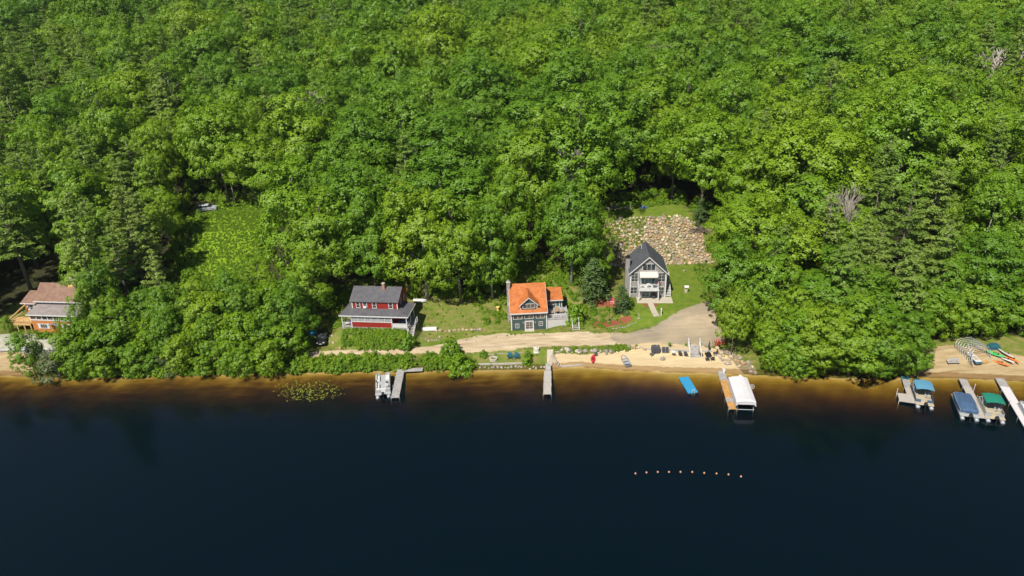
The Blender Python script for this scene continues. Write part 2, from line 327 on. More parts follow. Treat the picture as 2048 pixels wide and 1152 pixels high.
DD = GY - np.interp(GX, SHX, SHY)
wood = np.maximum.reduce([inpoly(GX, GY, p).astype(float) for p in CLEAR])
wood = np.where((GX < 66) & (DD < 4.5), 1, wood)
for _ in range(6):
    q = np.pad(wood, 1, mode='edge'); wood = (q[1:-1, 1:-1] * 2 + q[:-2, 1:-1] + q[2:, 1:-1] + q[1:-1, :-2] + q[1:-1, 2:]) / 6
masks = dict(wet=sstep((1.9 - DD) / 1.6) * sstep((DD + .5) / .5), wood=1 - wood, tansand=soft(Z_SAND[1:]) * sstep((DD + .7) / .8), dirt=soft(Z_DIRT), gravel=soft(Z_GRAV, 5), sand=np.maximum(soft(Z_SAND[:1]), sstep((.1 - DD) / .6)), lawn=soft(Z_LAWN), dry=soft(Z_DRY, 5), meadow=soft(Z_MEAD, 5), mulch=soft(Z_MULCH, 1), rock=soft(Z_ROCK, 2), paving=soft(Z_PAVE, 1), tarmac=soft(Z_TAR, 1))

m, t, o = nt('land surface')
tc = N(t, 'ShaderNodeTexCoord').outputs['Object']
n_big, n_mid, n_fine = noise(t, .12, 4, .6, tc), noise(t, .9, 4, .6, tc), noise(t, 6, 4, .7, tc)
n_edge = noise(t, 1.3, 6, .72, tc)
def edge(name):
    a = N(t, 'ShaderNodeAttribute', attribute_name='zone_' + name)
    ad = N(t, 'ShaderNodeMath', operation='MULTIPLY_ADD'); t.links.new(n_edge, ad.inputs[0]); ad.inputs[1].default_value = .9; t.links.new(a.outputs['Fac'], ad.inputs[2])
    mr = N(t, 'ShaderNodeMapRange'); mr.interpolation_type = 'SMOOTHSTEP'; mr.inputs[1].default_value = .82; mr.inputs[2].default_value = 1.06
    t.links.new(ad.outputs[0], mr.inputs[0]); return mr.outputs[0]
base = ramp(t, n_mid, [(.3, (.060, .090, .014)), (.48, (.092, .118, .020)), (.6, (.14, .135, .034)), (.74, (.20, .155, .07))])
def layer(prev, name, f, stops): return mixc(t, edge(name), prev, ramp(t, f, stops))
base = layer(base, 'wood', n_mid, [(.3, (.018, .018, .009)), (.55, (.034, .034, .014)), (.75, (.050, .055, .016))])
c = layer(base, 'meadow', n_mid, [(.3, (.115, .205, .012)), (.7, (.165, .26, .014))])
c = layer(c, 'dry', n_mid, [(.28, (.080, .130, .015)), (.45, (.118, .152, .026)), (.60, (.175, .160, .052)), (.76, (.24, .175, .085))])
c = layer(c, 'lawn', n_mid, [(.3, (.075, .125, .013)), (.5, (.102, .152, .017)), (.72, (.155, .170, .030))])
c = layer(c, 'rock', n_fine, [(.3, (.13, .105, .065)), (.7, (.25, .20, .12))])
c = layer(c, 'mulch', n_fine, [(.3, (.16, .052, .03)), (.7, (.25, .09, .05))])
c = layer(c, 'paving', n_mid, [(.3, (.24, .235, .19)), (.7, (.36, .34, .28))])
c = layer(c, 'tarmac', n_mid, [(.3, (.21, .20, .19)), (.7, (.27, .26, .25))])
tone = N(t, 'ShaderNodeMapping'); tone.inputs['Scale'].default_value = (.25, 1.6, 1); t.links.new(tc, tone.inputs[0])
n_str = noise(t, 1.0, 5, .6, tone.outputs[0])
c = layer(c, 'dirt', n_str, [(.3, (.27, .20, .125)), (.5, (.375, .295, .195)), (.7, (.45, .37, .26))])
gv = ramp(t, n_str, [(.32, (.20, .168, .128)), (.55, (.27, .222, .16)), (.72, (.35, .285, .20))])
gv = mixc(t, .5, gv, ramp(t, noise(t, .16, 3, .5, tc), [(.38, (.185, .16, .13)), (.6, (.36, .285, .185))]))
c = mixc(t, edge('gravel'), c, gv)
c = layer(c, 'sand', n_str, [(.3, (.39, .295, .165)), (.7, (.48, .38, .235))])
c = layer(c, 'tansand', n_str, [(.3, (.235, .17, .085)), (.5, (.315, .235, .13)), (.7, (.38, .30, .18))])
sepz = N(t, 'ShaderNodeSeparateXYZ'); t.links.new(tc, sepz.inputs[0])
uw = N(t, 'ShaderNodeMapRange'); uw.inputs[1].default_value = -.02; uw.inputs[2].default_value = -.5; t.links.new(sepz.outputs[2], uw.inputs[0])
weed = N(t, 'ShaderNodeMath', operation='MULTIPLY'); xw_ = N(t, 'ShaderNodeMapRange'); xw_.inputs[1].default_value = 2; xw_.inputs[2].default_value = 16; xw_.inputs[3].default_value = 1; xw_.inputs[4].default_value = .22; t.links.new(sepz.outputs[0], xw_.inputs[0])
uwx = N(t, 'ShaderNodeMath', operation='MULTIPLY'); t.links.new(uw.outputs[0], uwx.inputs[0]); t.links.new(xw_.outputs[0], uwx.inputs[1]); t.links.new(uwx.outputs[0], weed.inputs[0]); t.links.new(ramp(t, noise(t, .55, 5, .65, tone.outputs[0]), [(.36, (.3, .3, .3)), (.62, (1, 1, 1))]), weed.inputs[1])
c = mixc(t, weed.outputs[0], c, (.17, .105, .035))
c = mixc(t, edge('wet'), c, mixc(t, 1.0, c, (.62, .52, .42), 'MULTIPLY'))
c = mixc(t, .35, c, ramp(t, n_fine, [(.3, (.55, .55, .55)), (.7, (1.35, 1.35, 1.35))]), 'MULTIPLY')
bs = N(t, 'ShaderNodeBsdfPrincipled'); bs.inputs['Roughness'].default_value = .95; bs.inputs['Specular IOR Level'].default_value = .1
bp = N(t, 'ShaderNodeBump'); bp.inputs['Strength'].default_value = .6; bp.inputs['Distance'].default_value = .06
t.links.new(n_fine, bp.inputs['Height']); t.links.new(bp.outputs[0], bs.inputs['Normal'])
t.links.new(c, bs.inputs['Base Color']); t.links.new(bs.outputs[0], o.inputs[0]); M['land'] = m

ny_, nx_ = GX.shape
idx = np.arange(nx_ * ny_).reshape(ny_, nx_)
F4 = np.stack([idx[:-1, :-1], idx[:-1, 1:], idx[1:, 1:], idx[1:, :-1]], -1).reshape(-1, 4)
VV = np.stack([GX, GY, GZ], -1).reshape(-1, 3)
fm = {k: v.reshape(-1)[F4].mean(1) for k, v in masks.items()}; fz = VV[F4][:, :, 2].mean(1)
fcx = VV[F4].mean(1)
lab = np.full(len(F4), 0)
lab[fm['lawn'] > .5] = 4
lab[fm['mulch'] > .5] = 5
lab[fm['tarmac'] > .5] = 6
lab[(fm['dirt'] > .5)] = 1
lab[(fm['gravel'] > .5)] = 2
lab[((fm['sand'] > .5) | (fm['tansand'] > .5)) & (fz > 0)] = 3
lab[fz <= 0] = 7
up_lawn = (lab == 4) & (fcx[:, 1] > 150); lab[up_lawn] = 8
lab[(lab == 4) & (fcx[:, 0] < 8)] = 0
for k, nm in {0: 'ground', 1: 'dirt_road', 2: 'gravel_driveway', 3: 'beach', 4: 'lawn', 5: 'garden_bed', 6: 'paved_road', 7: 'lake_bed', 8: 'upper_lawn'}.items():
    q = F4[lab == k]
    used, inv = np.unique(q, return_inverse=True)
    me = bpy.data.meshes.new(nm); me.vertices.add(len(used)); me.vertices.foreach_set('co', VV[used].ravel())
    me.loops.add(q.size); me.loops.foreach_set('vertex_index', inv.reshape(-1).astype(np.int32))
    me.polygons.add(len(q)); me.polygons.foreach_set('loop_start', np.arange(0, q.size, 4, dtype=np.int32)); me.polygons.foreach_set('use_smooth', [True] * len(q))
    me.update(); me.validate()
    for zn, mv in masks.items():
        a = me.attributes.new('zone_' + zn, 'FLOAT', 'POINT'); a.data.foreach_set('value', mv.reshape(-1)[used].astype(np.float32))
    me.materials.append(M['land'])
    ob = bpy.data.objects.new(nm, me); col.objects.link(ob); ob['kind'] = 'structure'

# ------------------------------------------------------------------ lake water: a closed body of tea-coloured water over the sand
m, t, o = nt('lake water')
tc = N(t, 'ShaderNodeTexCoord').outputs['Object']
mp = N(t, 'ShaderNodeMapping'); mp.inputs['Scale'].default_value = (.55, 1.5, 1); t.links.new(tc, mp.inputs[0])
wv = N(t, 'ShaderNodeMath', operation='ADD'); t.links.new(noise(t, .8, 2, .5, mp.outputs[0]), wv.inputs[0]); t.links.new(noise(t, .09, 2, .5, mp.outputs[0]), wv.inputs[1])
bp = N(t, 'ShaderNodeBump'); bp.inputs['Strength'].default_value = .13; bp.inputs['Distance'].default_value = .1; t.links.new(wv.outputs[0], bp.inputs['Height'])
fr = N(t, 'ShaderNodeFresnel'); fr.inputs[0].default_value = 1.33; t.links.new(bp.outputs[0], fr.inputs[1])
trn = N(t, 'ShaderNodeBsdfTransparent'); gl = N(t, 'ShaderNodeBsdfGlossy'); gl.inputs['Roughness'].default_value = .10; t.links.new(bp.outputs[0], gl.inputs['Normal'])
mx = N(t, 'ShaderNodeMixShader'); t.links.new(fr.outputs[0], mx.inputs[0]); t.links.new(trn.outputs[0], mx.inputs[1]); t.links.new(gl.outputs[0], mx.inputs[2])
body = N(t, 'ShaderNodeBsdfDiffuse'); body.inputs[0].default_value = (.0003, .0036, .0062, 1)
ads = N(t, 'ShaderNodeAddShader'); t.links.new(mx.outputs[0], ads.inputs[0]); t.links.new(body.outputs[0], ads.inputs[1])
t.links.new(ads.outputs[0], o.inputs['Surface'])
va = N(t, 'ShaderNodeVolumeAbsorption'); va.inputs['Color'].default_value = (.70, .615, .0, 1); va.inputs['Density'].default_value = 2.5
t.links.new(va.outputs[0], o.inputs['Volume']); M['water'] = m
w = MB().box(-890, 890, -240, 135, -12, 0).build('lake_water', 'water'); w['kind'] = 'structure'

# ------------------------------------------------------------------ vegetation
def unit(v): return v / np.maximum(np.linalg.norm(v, axis=-1, keepdims=True), 1e-9)
def quads(C, Nn, sx, sy, r):
    """one leaf-sized face per centre"""
    n = len(C); a = unit(r.normal(size=(n, 3))); u = unit(np.cross(Nn, a)); v = np.cross(Nn, u)
    sx = np.asarray(sx)[:, None] * .5; sy = np.asarray(sy)[:, None] * .5
    return np.stack([C - u * sx, C - v * sy, C + u * sx * r.uniform(.8, 1.2, (n, 1)), C + v * sy], 1)
def leafmesh(name, Q, mat):
    n = len(Q); me = bpy.data.meshes.new(name)
    me.vertices.add(n * 4); me.vertices.foreach_set('co', Q.reshape(-1).astype(np.float32))
    me.loops.add(n * 4); me.loops.foreach_set('vertex_index', np.arange(n * 4, dtype=np.int32))
    me.polygons.add(n); me.polygons.foreach_set('loop_start', np.arange(0, n * 4, 4, dtype=np.int32))
    me.update(); me.validate(); me.materials.append(M[mat]); return me
def tufts(C, O, r, rad, per, leaf):
    """tufts of leaves at C growing outward along O"""
    n = len(C); rad = np.asarray(rad)
    w = unit(r.normal(size=(n, per, 3)) + 1.05 * O[:, None, :] + np.array([0, 0, .45]))
    P = C[:, None, :] + w * (rad[:, None, None] * r.uniform(.55, 1.0, (n, per, 1)))
    nn = unit(.8 * w + .7 * O[:, None, :] + np.array([0, 0, .15]) + .17 * r.normal(size=w.shape)).reshape(-1, 3)
    s = r.uniform(leaf[0], leaf[1], n * per)
    return quads(P.reshape(-1, 3), nn, s * 1.15, s, r)
def broad_crown(seed, H=20, Rr=5.0, z0=5.5, nb=26, nt_=19, per=24, tr=(.5, .85), br=(1.5, 2.5), leaf=(.2, .32), low=-.5, lobed=.2):
    r = np.random.default_rng(seed)
    k = np.arange(nb) + .5; uz = 1 - (1 - low) * k / nb; ph = k * 2.39996 + r.uniform(0, 6)
    U = np.stack([np.sqrt(1 - uz ** 2) * np.cos(ph), np.sqrt(1 - uz ** 2) * np.sin(ph), uz], 1) + r.normal(size=(nb, 3)) * .16
    hz = (H - z0) / (1 - low) ; zc = H - hz
    sc_ = r.uniform(1 - lobed, 1.05, (nb, 1))
    B = np.stack([U[:, 0] * Rr * .74, U[:, 1] * Rr * .74, U[:, 2] * hz * .86], 1) * sc_ + np.array([0, 0, zc])
    rb = r.uniform(*br, nb)
    O = unit(U + np.array([0, 0, .25]))
    v = unit(r.normal(size=(nb, nt_, 3)) + .95 * O[:, None, :])
    T = B[:, None, :] + v * rb[:, None, None] * np.array([1.1, 1.1, .75])
    T = T.reshape(-1, 3); OT = unit(v.reshape(-1, 3) + .3 * np.repeat(O, nt_, 0))
    K = (B[:, None, :] + r.normal(size=(nb, 48, 3)) * (rb[:, None, None] * np.array([.42, .42, .3]))).reshape(-1, 3); KO = unit(np.repeat(O, 48, 0) + .4 * r.normal(size=K.shape))
    ks = r.uniform(1.1, 1.7, len(K)) * leaf[1]
    return np.concatenate([tufts(T, OT, r, r.uniform(*tr, len(T)), per, leaf), quads(K, KO, ks, ks * .8, r)]), B
def trunk_mesh(seed, H, r0, boughs=None, nlim=6, lean=.4):
    r = random.Random(seed); m = MB(); pts = []; dx, dy = r.uniform(-lean, lean), r.uniform(-lean, lean)
    for k in range(6): q = k / 5; pts.append((dx * q * q + r.uniform(-.06, .06) * q * H * .05, dy * q * q, q * H * .86))
    pts[0] = (0, 0, -.4)
    m.path(pts, [r0 * (1.25 if k == 0 else 1 - .8 * k / 5) for k in range(6)], 7)
    if boughs is not None:
        for b in r.sample(list(map(tuple, boughs)), min(nlim, len(boughs))):
            zb = max(H * .22, min(b[2] - 1.2 - .3 * math.hypot(b[0], b[1]), H * .8)); q = zb / (H * .86)
            s0 = Vector((dx * q * q, dy * q * q, zb)); e = Vector(b); mid = s0.lerp(e, .5) + Vector((0, 0, .4))
            m.path([s0, mid, e], [r0 * .38, r0 * .24, r0 * .07], 5)
    return m
def pine_crown(seed, H=23, z0=6.5, Lm=4.3, step=1.25, leafs=20, flat=.3, droop=.0):
    r = np.random.default_rng(seed); C = []; O = []; rad = []; limbs = []
    z = z0
    while z < H - .3:
        q = (z - z0) / (H - z0)
        L = Lm * (1 - q) ** .75 * (1 if q > .12 else .75) + .35
        nbr = r.integers(4, 7) if q < .85 else 3; a0 = r.uniform(0, 6.3)
        for b in range(nbr):
            if r.random() < .12: continue
            a = a0 + b * 6.283 / nbr + r.normal() * .25; l = L * r.uniform(.6, 1.15); rise = r.uniform(.02, .3) * l * (.5 + q) - droop * l
            d = np.array([math.cos(a), math.sin(a), 0]); limbs.append(((0, 0, z), tuple(d * l + np.array([0, 0, z + rise])), l))
            n = max(2, int(l * 2.0))
            for s in np.linspace(.38, 1, n):
                side = np.array([-d[1], d[0], 0]) * r.normal() * .33 * l * s * .6
                C.append(d * l * s + side + np.array([0, 0, z + rise * s * s + .12])); O.append(d * .6 + np.array([0, 0, .75])); rad.append(r.uniform(.55, .9) * (.75 + .25 * (1 - q)))
        z += step * r.uniform(.75, 1.25)
    C.append(np.array([0, 0, H - .2])); O.append(np.array([0, 0, 1.])); rad.append(.5)
    C = np.array(C); O = unit(np.array(O)); rad = np.array(rad); n = len(C); per = leafs
    w = unit(r.normal(size=(n, per, 3)) + .8 * O[:, None, :]); w[:, :, 2] *= .6
    P = (C[:, None, :] + w * rad[:, None, None] * r.uniform(.5, 1.1, (n, per, 1))).reshape(-1, 3)
    nn = unit(np.array([0, 0, 1.]) + .55 * w.reshape(-1, 3) + flat * r.normal(size=(n * per, 3)))
    return quads(P, nn, r.uniform(.5, .8, n * per), r.uniform(.14, .24, n * per), r), limbs
def pine_trunk(H, limbs, r0=.3):
    m = MB(); m.path([(0, 0, -.4), (.05, 0, H * .3), (0, .06, H * .65), (0, 0, H * .97)], [r0 * 1.15, r0 * .8, r0 * .45, .04], 7)
    for a, b, l in limbs:
        if l > 1.8: m.path([a, ((a[0] + b[0]) / 2, (a[1] + b[1]) / 2, a[2] * .55 + b[2] * .45), b], [.07, .05, .02], 4)
    return m
def bare_tree(seed, H=15, spread=.55):
    r = random.Random(seed); m = MB()
    def grow(p, d, l, rad, k):
        e = p + d * l; m.tube(p, e, rad, rad * .72, n=5)
        if k == 0: return
        for _ in range(3 if k > 1 else 4):
            nd = (d + Vector((r.uniform(-1, 1), r.uniform(-1, 1), r.uniform(-.15, .7))) * spread).normalized()
            grow(p + d * l * r.uniform(.55, 1), nd, l * r.uniform(.55, .82), rad * .66, k - 1)
    grow(Vector((0, 0, -.3)), Vector((0, 0, 1)), H * .38, .30, 5); return m

VAR = {}
def make_variant(key, name, cat, crown_q, mat, trunk_mb, tmat, crown_name='crown'):
    o = bpy.data.objects.new(name, None); o['category'] = cat
    cm = leafmesh(crown_name, crown_q, mat); tm = trunk_mb.mesh('trunk', tmat, True) if trunk_mb else None
    VAR[key] = dict(name=name, cat=cat, crown=cm, trunk=tm, cname=crown_name, users=0); bpy.data.objects.remove(o)
for i in range(9):
    H = 20; q, B = broad_crown(100 + i, H=H, Rr=[5.6, 6.2, 5.2, 5.8, 6.8, 5.0, 6.0, 5.5, 6.4][i], z0=[4.5, 6, 4, 5, 7, 3.5, 5.5, 6.5, 5][i], nb=[38, 44, 36, 40, 50, 34, 42, 36, 46][i], lobed=[.2, .28, .15, .3, .22, .2, .35, .3, .25][i])
    make_variant('b%d' % i, 'broadleaf_tree', 'tree', q, ('leaf', 'leaf', 'leaf', 'leaf_light', 'leaf_light', 'leaf_light', 'leaf_deep', 'leaf_deep', 'leaf_deep')[i], trunk_mesh(i, H, .30, B, 7), 'bark' if i % 3 else 'bark_pale')
for i in range(3):                                                  # open, loose crowns for the edges of clearings
    q, B = broad_crown(140 + i, H=20, Rr=5.2, z0=5.5, nb=26, nt_=15, per=22, br=(1.1, 1.9), lobed=.4, leaf=(.19, .3)); make_variant('o%d' % i, 'broadleaf_tree', 'tree', q, 'leaf', trunk_mesh(40 + i, 20, .27, B, 10), 'bark_pale')
for i in range(4):                                                  # young trees, leafy to the ground
    q, B = broad_crown(160 + i, H=10, Rr=[2.7, 3.2, 2.4, 3.0][i], z0=1.2, nb=24, nt_=13, per=20, br=(.7, 1.3), tr=(.35, .65), leaf=(.16, .25), low=-.8, lobed=.3); make_variant('y%d' % i, 'young_tree', 'tree', q, 'leaf_bush' if i % 2 else 'leaf', trunk_mesh(60 + i, 10, .14, B, 6), 'bark')
for i in range(4):
    H = 23; q, L = pine_crown(200 + i, H=H, z0=[6, 8, 4.5, 7][i], Lm=[4.4, 4.9, 3.9, 4.6][i], step=[1.1, 1.35, .95, 1.2][i]); make_variant('p%d' % i, 'pine_tree', 'pine tree', q, 'needle', pine_trunk(H, L), 'bark')
for i in range(2):
    H = 8; q, L = pine_crown(230 + i, H=H, z0=.5, Lm=2.3, step=.5, leafs=8, droop=.22); make_variant('s%d' % i, 'spruce_tree', 'spruce', q, 'spruce', pine_trunk(H, L, .14), 'bark')
for i in range(4):
    q, B = broad_crown(260 + i, H=2.4, Rr=1.6, z0=.0, nb=14, nt_=9, per=11, br=(.35, .65), tr=(.22, .38), leaf=(.13, .22), low=-.15, lobed=.4); make_variant('h%d' % i, 'shrub', 'shrub', q, 'leaf_bush', None, None, 'foliage')
q, B = broad_crown(280, H=6, Rr=3.4, z0=.3, nb=22, nt_=10, per=12, br=(.7, 1.2), tr=(.35, .6), leaf=(.14, .26), low=-.3, lobed=.35); make_variant('w0', 'willow_bush', 'bush', q, 'willow', trunk_mesh(90, 4, .1, B, 8), 'bark')
for i in range(3): VAR['d%d' % i] = dict(name='dead_tree', cat='dead tree', crown=None, trunk=bare_tree(300 + i, 15, [.5, .62, .42][i]).mesh('branches', 'dead'), users=0)

TREES = []
def place(key, x, y, s=1.0, sz=None, label='', group=None, z=None, rz=None):
    v = VAR[key]; z = tz(x, y) if z is None else z
    root = bpy.data.objects.new(v['name'], None) if v['trunk'] and v['crown'] else bpy.data.objects.new(v['name'], v['crown'] or v['trunk'])
    col.objects.link(root); root.location = (float(x), float(y), float(z)); root.rotation_euler = (0, 0, rng.uniform(0, 6.28) if rz is None else rz); root.scale = (s, s, sz or s)
    if v['trunk'] and v['crown']:
        for nm, me in (('trunk', v['trunk']), (v['cname'], v['crown'])):
            ch = bpy.data.objects.new(nm, me); col.objects.link(ch); ch.parent = root
            if nm != 'trunk': v['obj'] = ch
    else: v['obj'] = root
    tag(root, label, v['cat'], group); v['users'] += 1; return root

# things that must stay in view: (outline in the photograph, depth y of what stands there)
KEEP = [([(672, 566), (835, 566), (842, 690), (672, 700)], 121), ([(1008, 560), (1170, 560), (1178, 664), (1008, 668)], 123), ([(1236, 480), (1345, 480), (1420, 540), (1430, 620), (1300, 660), (1180, 665), (1236, 600)], 132),
        ([(1206, 436), (1215, 412), (1362, 408), (1395, 450), (1400, 525), (1340, 530), (1240, 500), (1200, 520)], 158), ([(388, 540), (398, 480), (428, 418), (505, 406), (512, 440), (490, 520), (440, 556)], 172), ([(385, 408), (440, 408), (440, 430), (395, 440)], 172), ([(452, 352), (476, 352), (478, 408), (462, 408)], 175),
        ([(640, 655), (1440, 668), (1440, 735), (640, 735)], 116), ([(0, 566), (165, 566), (165, 665), (0, 690)], 126), ([(770, 555), (930, 570), (1010, 615), (1010, 690), (830, 690)], 125), ([(1340, 525), (1390, 525), (1415, 605), (1340, 632)], 141), ([(1022, 530), (1130, 530), (1140, 600), (1022, 575)], 136), ([(1855, 700), (2048, 692), (2048, 760), (1820, 760)], 112), ([(0, 690), (25, 690), (25, 750), (0, 750)], 116), ([(632, 655), (665, 655), (665, 700), (632, 700)], 117)]
def hides(x, y, z, h, r):
    for sx, fz in ((0, .95), (0, .6), (-.75, .65), (.75, .65), (-.4, .9), (.4, .9), (-.5, .4), (.5, .4), (0, .35)):
        px, py, _ = proj((x + sx * r, y, z + fz * h))
        for poly, yy in KEEP:
            if y < yy and inpoly(np.array([px]), np.array([py]), poly)[0]: return True
    return False
def shades(x, y, z, h, r):
    for q in (.35, .6, .85):
        for sx in (-.6, 0, .6):
            zz = z + q * h; X = x + sx * r
            for _ in range(3): k = max(0, zz - tz(X + .39 * (zz - z), y + .68 * (zz - z))); 
            if any(inpoly(np.array([X + .39 * k]), np.array([y + .68 * k]), p)[0] for p in LIT): return True
    return False
NOTREE = [[(-16, 125), (-16, 138), (-1, 138), (-1, 127)], [(5, 133), (5, 149), (20, 149), (20, 132)]]
PINEREG = [([(1540, 330), (1800, 300), (1960, 380), (1960, 560), (1700, 560), (1540, 480)], .62), ([(-50, 280), (110, 280), (300, 330), (300, 520), (60, 560), (-50, 560)], .55), ([(-50, -50), (560, -50), (560, 260), (200, 260), (-50, 200)], .32), ([(560, -50), (1000, -50), (1000, 70), (560, 80)], .28), ([(1280, -50), (1560, -50), (1560, 60), (1280, 60)], .4)]
cand = []; cells = {}
def lown(x, y): return math.sin(x * .043 + 1.7 * math.sin(y * .031)) + math.sin(y * .052 + 1.3 * math.sin(x * .027 + 2)) + .6 * math.sin(x * .11 + y * .09)
for _ in range(80000):
    Yv = 103 + 457 * rng.random() ** 1.25; xw = 160 + (Yv - 100) * .80; X = rng.uniform(-xw, xw)
    d = Yv - np.interp(X, SHX, SHY)
    if d < 2.8 or (X < -38 and d < 12): continue
    s_ = float(np.clip(rng.lognormal(.18 if Yv < 210 else .08, .24), .78, 1.65)); rad = 4.3 * s_ * (1 if Yv < 300 else 1.25)
    k = (int(X // 8), int(Yv // 8)); ok = True
    for i in (-1, 0, 1):
        for j in (-1, 0, 1):
            for x2, y2, r2 in cells.get((k[0] + i, k[1] + j), ()):
                if (X - x2) ** 2 + (Yv - y2) ** 2 < (.9 * (rad + r2)) ** 2: ok = False; break
    if not ok: continue
    if any(inpoly(np.array([X]), np.array([Yv]), p)[0] for p in CLEAR + NOTREE): continue
    cells.setdefault(k, []).append((X, Yv, rad)); cand.append((X, Yv, d, s_))
cand.sort(key=lambda c: c[1])
far_pts = []; n_b = n_p = n_y = 0
def pick(x, y, px):
    v = lown(x, y) + rng.normal() * .75 + (.3 if px > 1000 else -.1)
    return int((3 if v > .95 else (6 if v < -.75 else 0)) + rng.integers(3))
def zone(px, y):
    if y > 185: return 'high up the wooded hillside'
    if px < 380: return 'in the wood behind the orange brown house'
    if px < 660: return 'in the wood beside the steep green meadow'
    if px < 960: return 'in the wood behind the red house'
    if px < 1240: return 'in the wood between the tiled house and the rock slope'
    if px < 1420: return 'in the wood above the rock slope'
    if px < 1760: return 'in the wood beside the gravel driveway'
    return 'in the wood behind the docks beach'
for X, Yv, d, s_ in cand:
    z = tz(X, Yv); px, py, s = proj((X, Yv, z + 18))
    if px < -800 or px > 2700 or py < -130: continue
    pp = .10 if Yv > 170 else .06
    for poly, pr in PINEREG:
        if inpoly(np.array([px]), np.array([py]), poly)[0]: pp = pr
    if 560 < px < 1500 and 90 < py < 420: pp = .02
    sc0 = s_ ** .6 * rng.uniform(.9, 1.1); kind = 'p' if rng.random() < pp else 'b'
    if d < 9: sc0 *= .62 if X < -30 else .8
    elif d < 20: sc0 *= .85
    wd_ = s_ / sc0 if kind == 'b' else 1.0; hh, rr = (23 * sc0, 4 * sc0) if kind == 'p' else (20 * sc0, 5.9 * sc0 * wd_)
    ok = False
    for _ in range(4):
        if not hides(X, Yv, z, hh, rr) and not shades(X, Yv, z, hh, rr): ok = True; break
        sc0 *= .74; hh *= .74; rr *= .74
    if not ok: continue
    if hh < 8.5:
        if n_y < 90:
            n_y += 1; place('y%d' % rng.integers(4), X, Yv, hh / 10 * 1.0, label='young leafy tree ' + zone(px, Yv), group='young trees ' + zone(px, Yv))
        continue
    inview = -20 < px < 2068 and py > -10
    if kind == 'p' and inview and n_p < 190:
        n_p += 1; place('p%d' % rng.integers(4), X, Yv, sc0, sc0 * rng.uniform(.92, 1.1), 'tall feathery dull green pine ' + zone(px, Yv), 'pines ' + zone(px, Yv))
    elif kind == 'b' and inview and n_b < 296:
        n_b += 1
        near_edge = hides(X, Yv - 6, z, hh, rr) if Yv < 180 else False
        key = ('o%d' % rng.integers(3)) if rng.random() < (.35 if near_edge else .06) else 'b%d' % (pick(X, Yv, px))
        place(key, X, Yv, sc0 * wd_, sc0 * rng.uniform(.92, 1.08), 'full green broadleaf tree ' + zone(px, Yv), 'broadleaf trees ' + zone(px, Yv))
    else: far_pts.append((X, Yv, z - .3, sc0 * wd_ ** .6, kind, pick(X, Yv, px)))
print('TREES', n_b, n_p, n_y, len(far_pts), 'first far y', min(p[1] for p in far_pts if p[4] == 'b'))

def scatter(name, pts, sources, kind='stuff', label=None, cat=None):
    """one object whose geometry nodes stand copies of the given source objects on points; pts: (x, y, z, scale, index)"""
    n = len(pts); me = bpy.data.meshes.new(name); A = np.array([[p[0], p[1], p[2]] for p in pts], np.float32)
    me.vertices.add(n); me.vertices.foreach_set('co', A.ravel())
    for nm, tp, vals in (('size', 'FLOAT', [p[3] for p in pts]), ('which', 'INT', [p[4] for p in pts]), ('turn', 'FLOAT', list(rng.uniform(0, 6.28, n)))):
        a = me.attributes.new(nm, tp, 'POINT'); a.data.foreach_set('value', np.array(vals, np.float32 if tp == 'FLOAT' else np.int32))
    ob = bpy.data.objects.new(name, me); col.objects.link(ob); ob['kind'] = kind
    if label: ob['label'] = label
    if cat: ob['category'] = cat
    g = bpy.data.node_groups.new(name, 'GeometryNodeTree')
    g.interface.new_socket('Geometry', in_out='INPUT', socket_type='NodeSocketGeometry'); g.interface.new_socket('Geometry', in_out='OUTPUT', socket_type='NodeSocketGeometry')
    gi, go, jn = g.nodes.new('NodeGroupInput'), g.nodes.new('NodeGroupOutput'), g.nodes.new('GeometryNodeJoinGeometry')
    def attr(nm, tp): a = g.nodes.new('GeometryNodeInputNamedAttribute'); a.data_type = tp; a.inputs['Name'].default_value = nm; return a.outputs['Attribute']
    sz, wh, tu = attr('size', 'FLOAT'), attr('which', 'INT'), attr('turn', 'FLOAT')
    cv = g.nodes.new('ShaderNodeCombineXYZ'); g.links.new(tu, cv.inputs[2])
    for i, so in enumerate(sources):
        eq = g.nodes.new('FunctionNodeCompare'); eq.data_type = 'INT'; eq.operation = 'EQUAL'; g.links.new(wh, eq.inputs[2]); eq.inputs[3].default_value = i
        oi = g.nodes.new('GeometryNodeObjectInfo'); oi.transform_space = 'ORIGINAL'; oi.inputs['Object'].default_value = so; oi.inputs['As Instance'].default_value = True
        ip = g.nodes.new('GeometryNodeInstanceOnPoints')
        g.links.new(gi.outputs[0], ip.inputs['Points']); g.links.new(eq.outputs[0], ip.inputs['Selection']); g.links.new(oi.outputs['Geometry'], ip.inputs['Instance'])
        g.links.new(cv.outputs[0], ip.inputs['Rotation']); g.links.new(sz, ip.inputs['Scale']); g.links.new(ip.outputs[0], jn.inputs[0])
    g.links.new(jn.outputs[0], go.inputs[0])
    md = ob.modifiers.new('scatter', 'NODES'); md.node_group = g; return ob
bs_ = [VAR['b%d' % i]['obj'] for i in range(9)]; ps_ = [VAR['p%d' % i]['obj'] for i in range(4) if 'obj' in VAR['p%d' % i]]
scatter('forest', [(p[0], p[1], p[2], p[3], p[5] if p[4] == 'b' else 9 + int(rng.integers(len(ps_)))) for p in far_pts], bs_ + ps_, label='mass of green trees covering the far hillside', cat='forest')

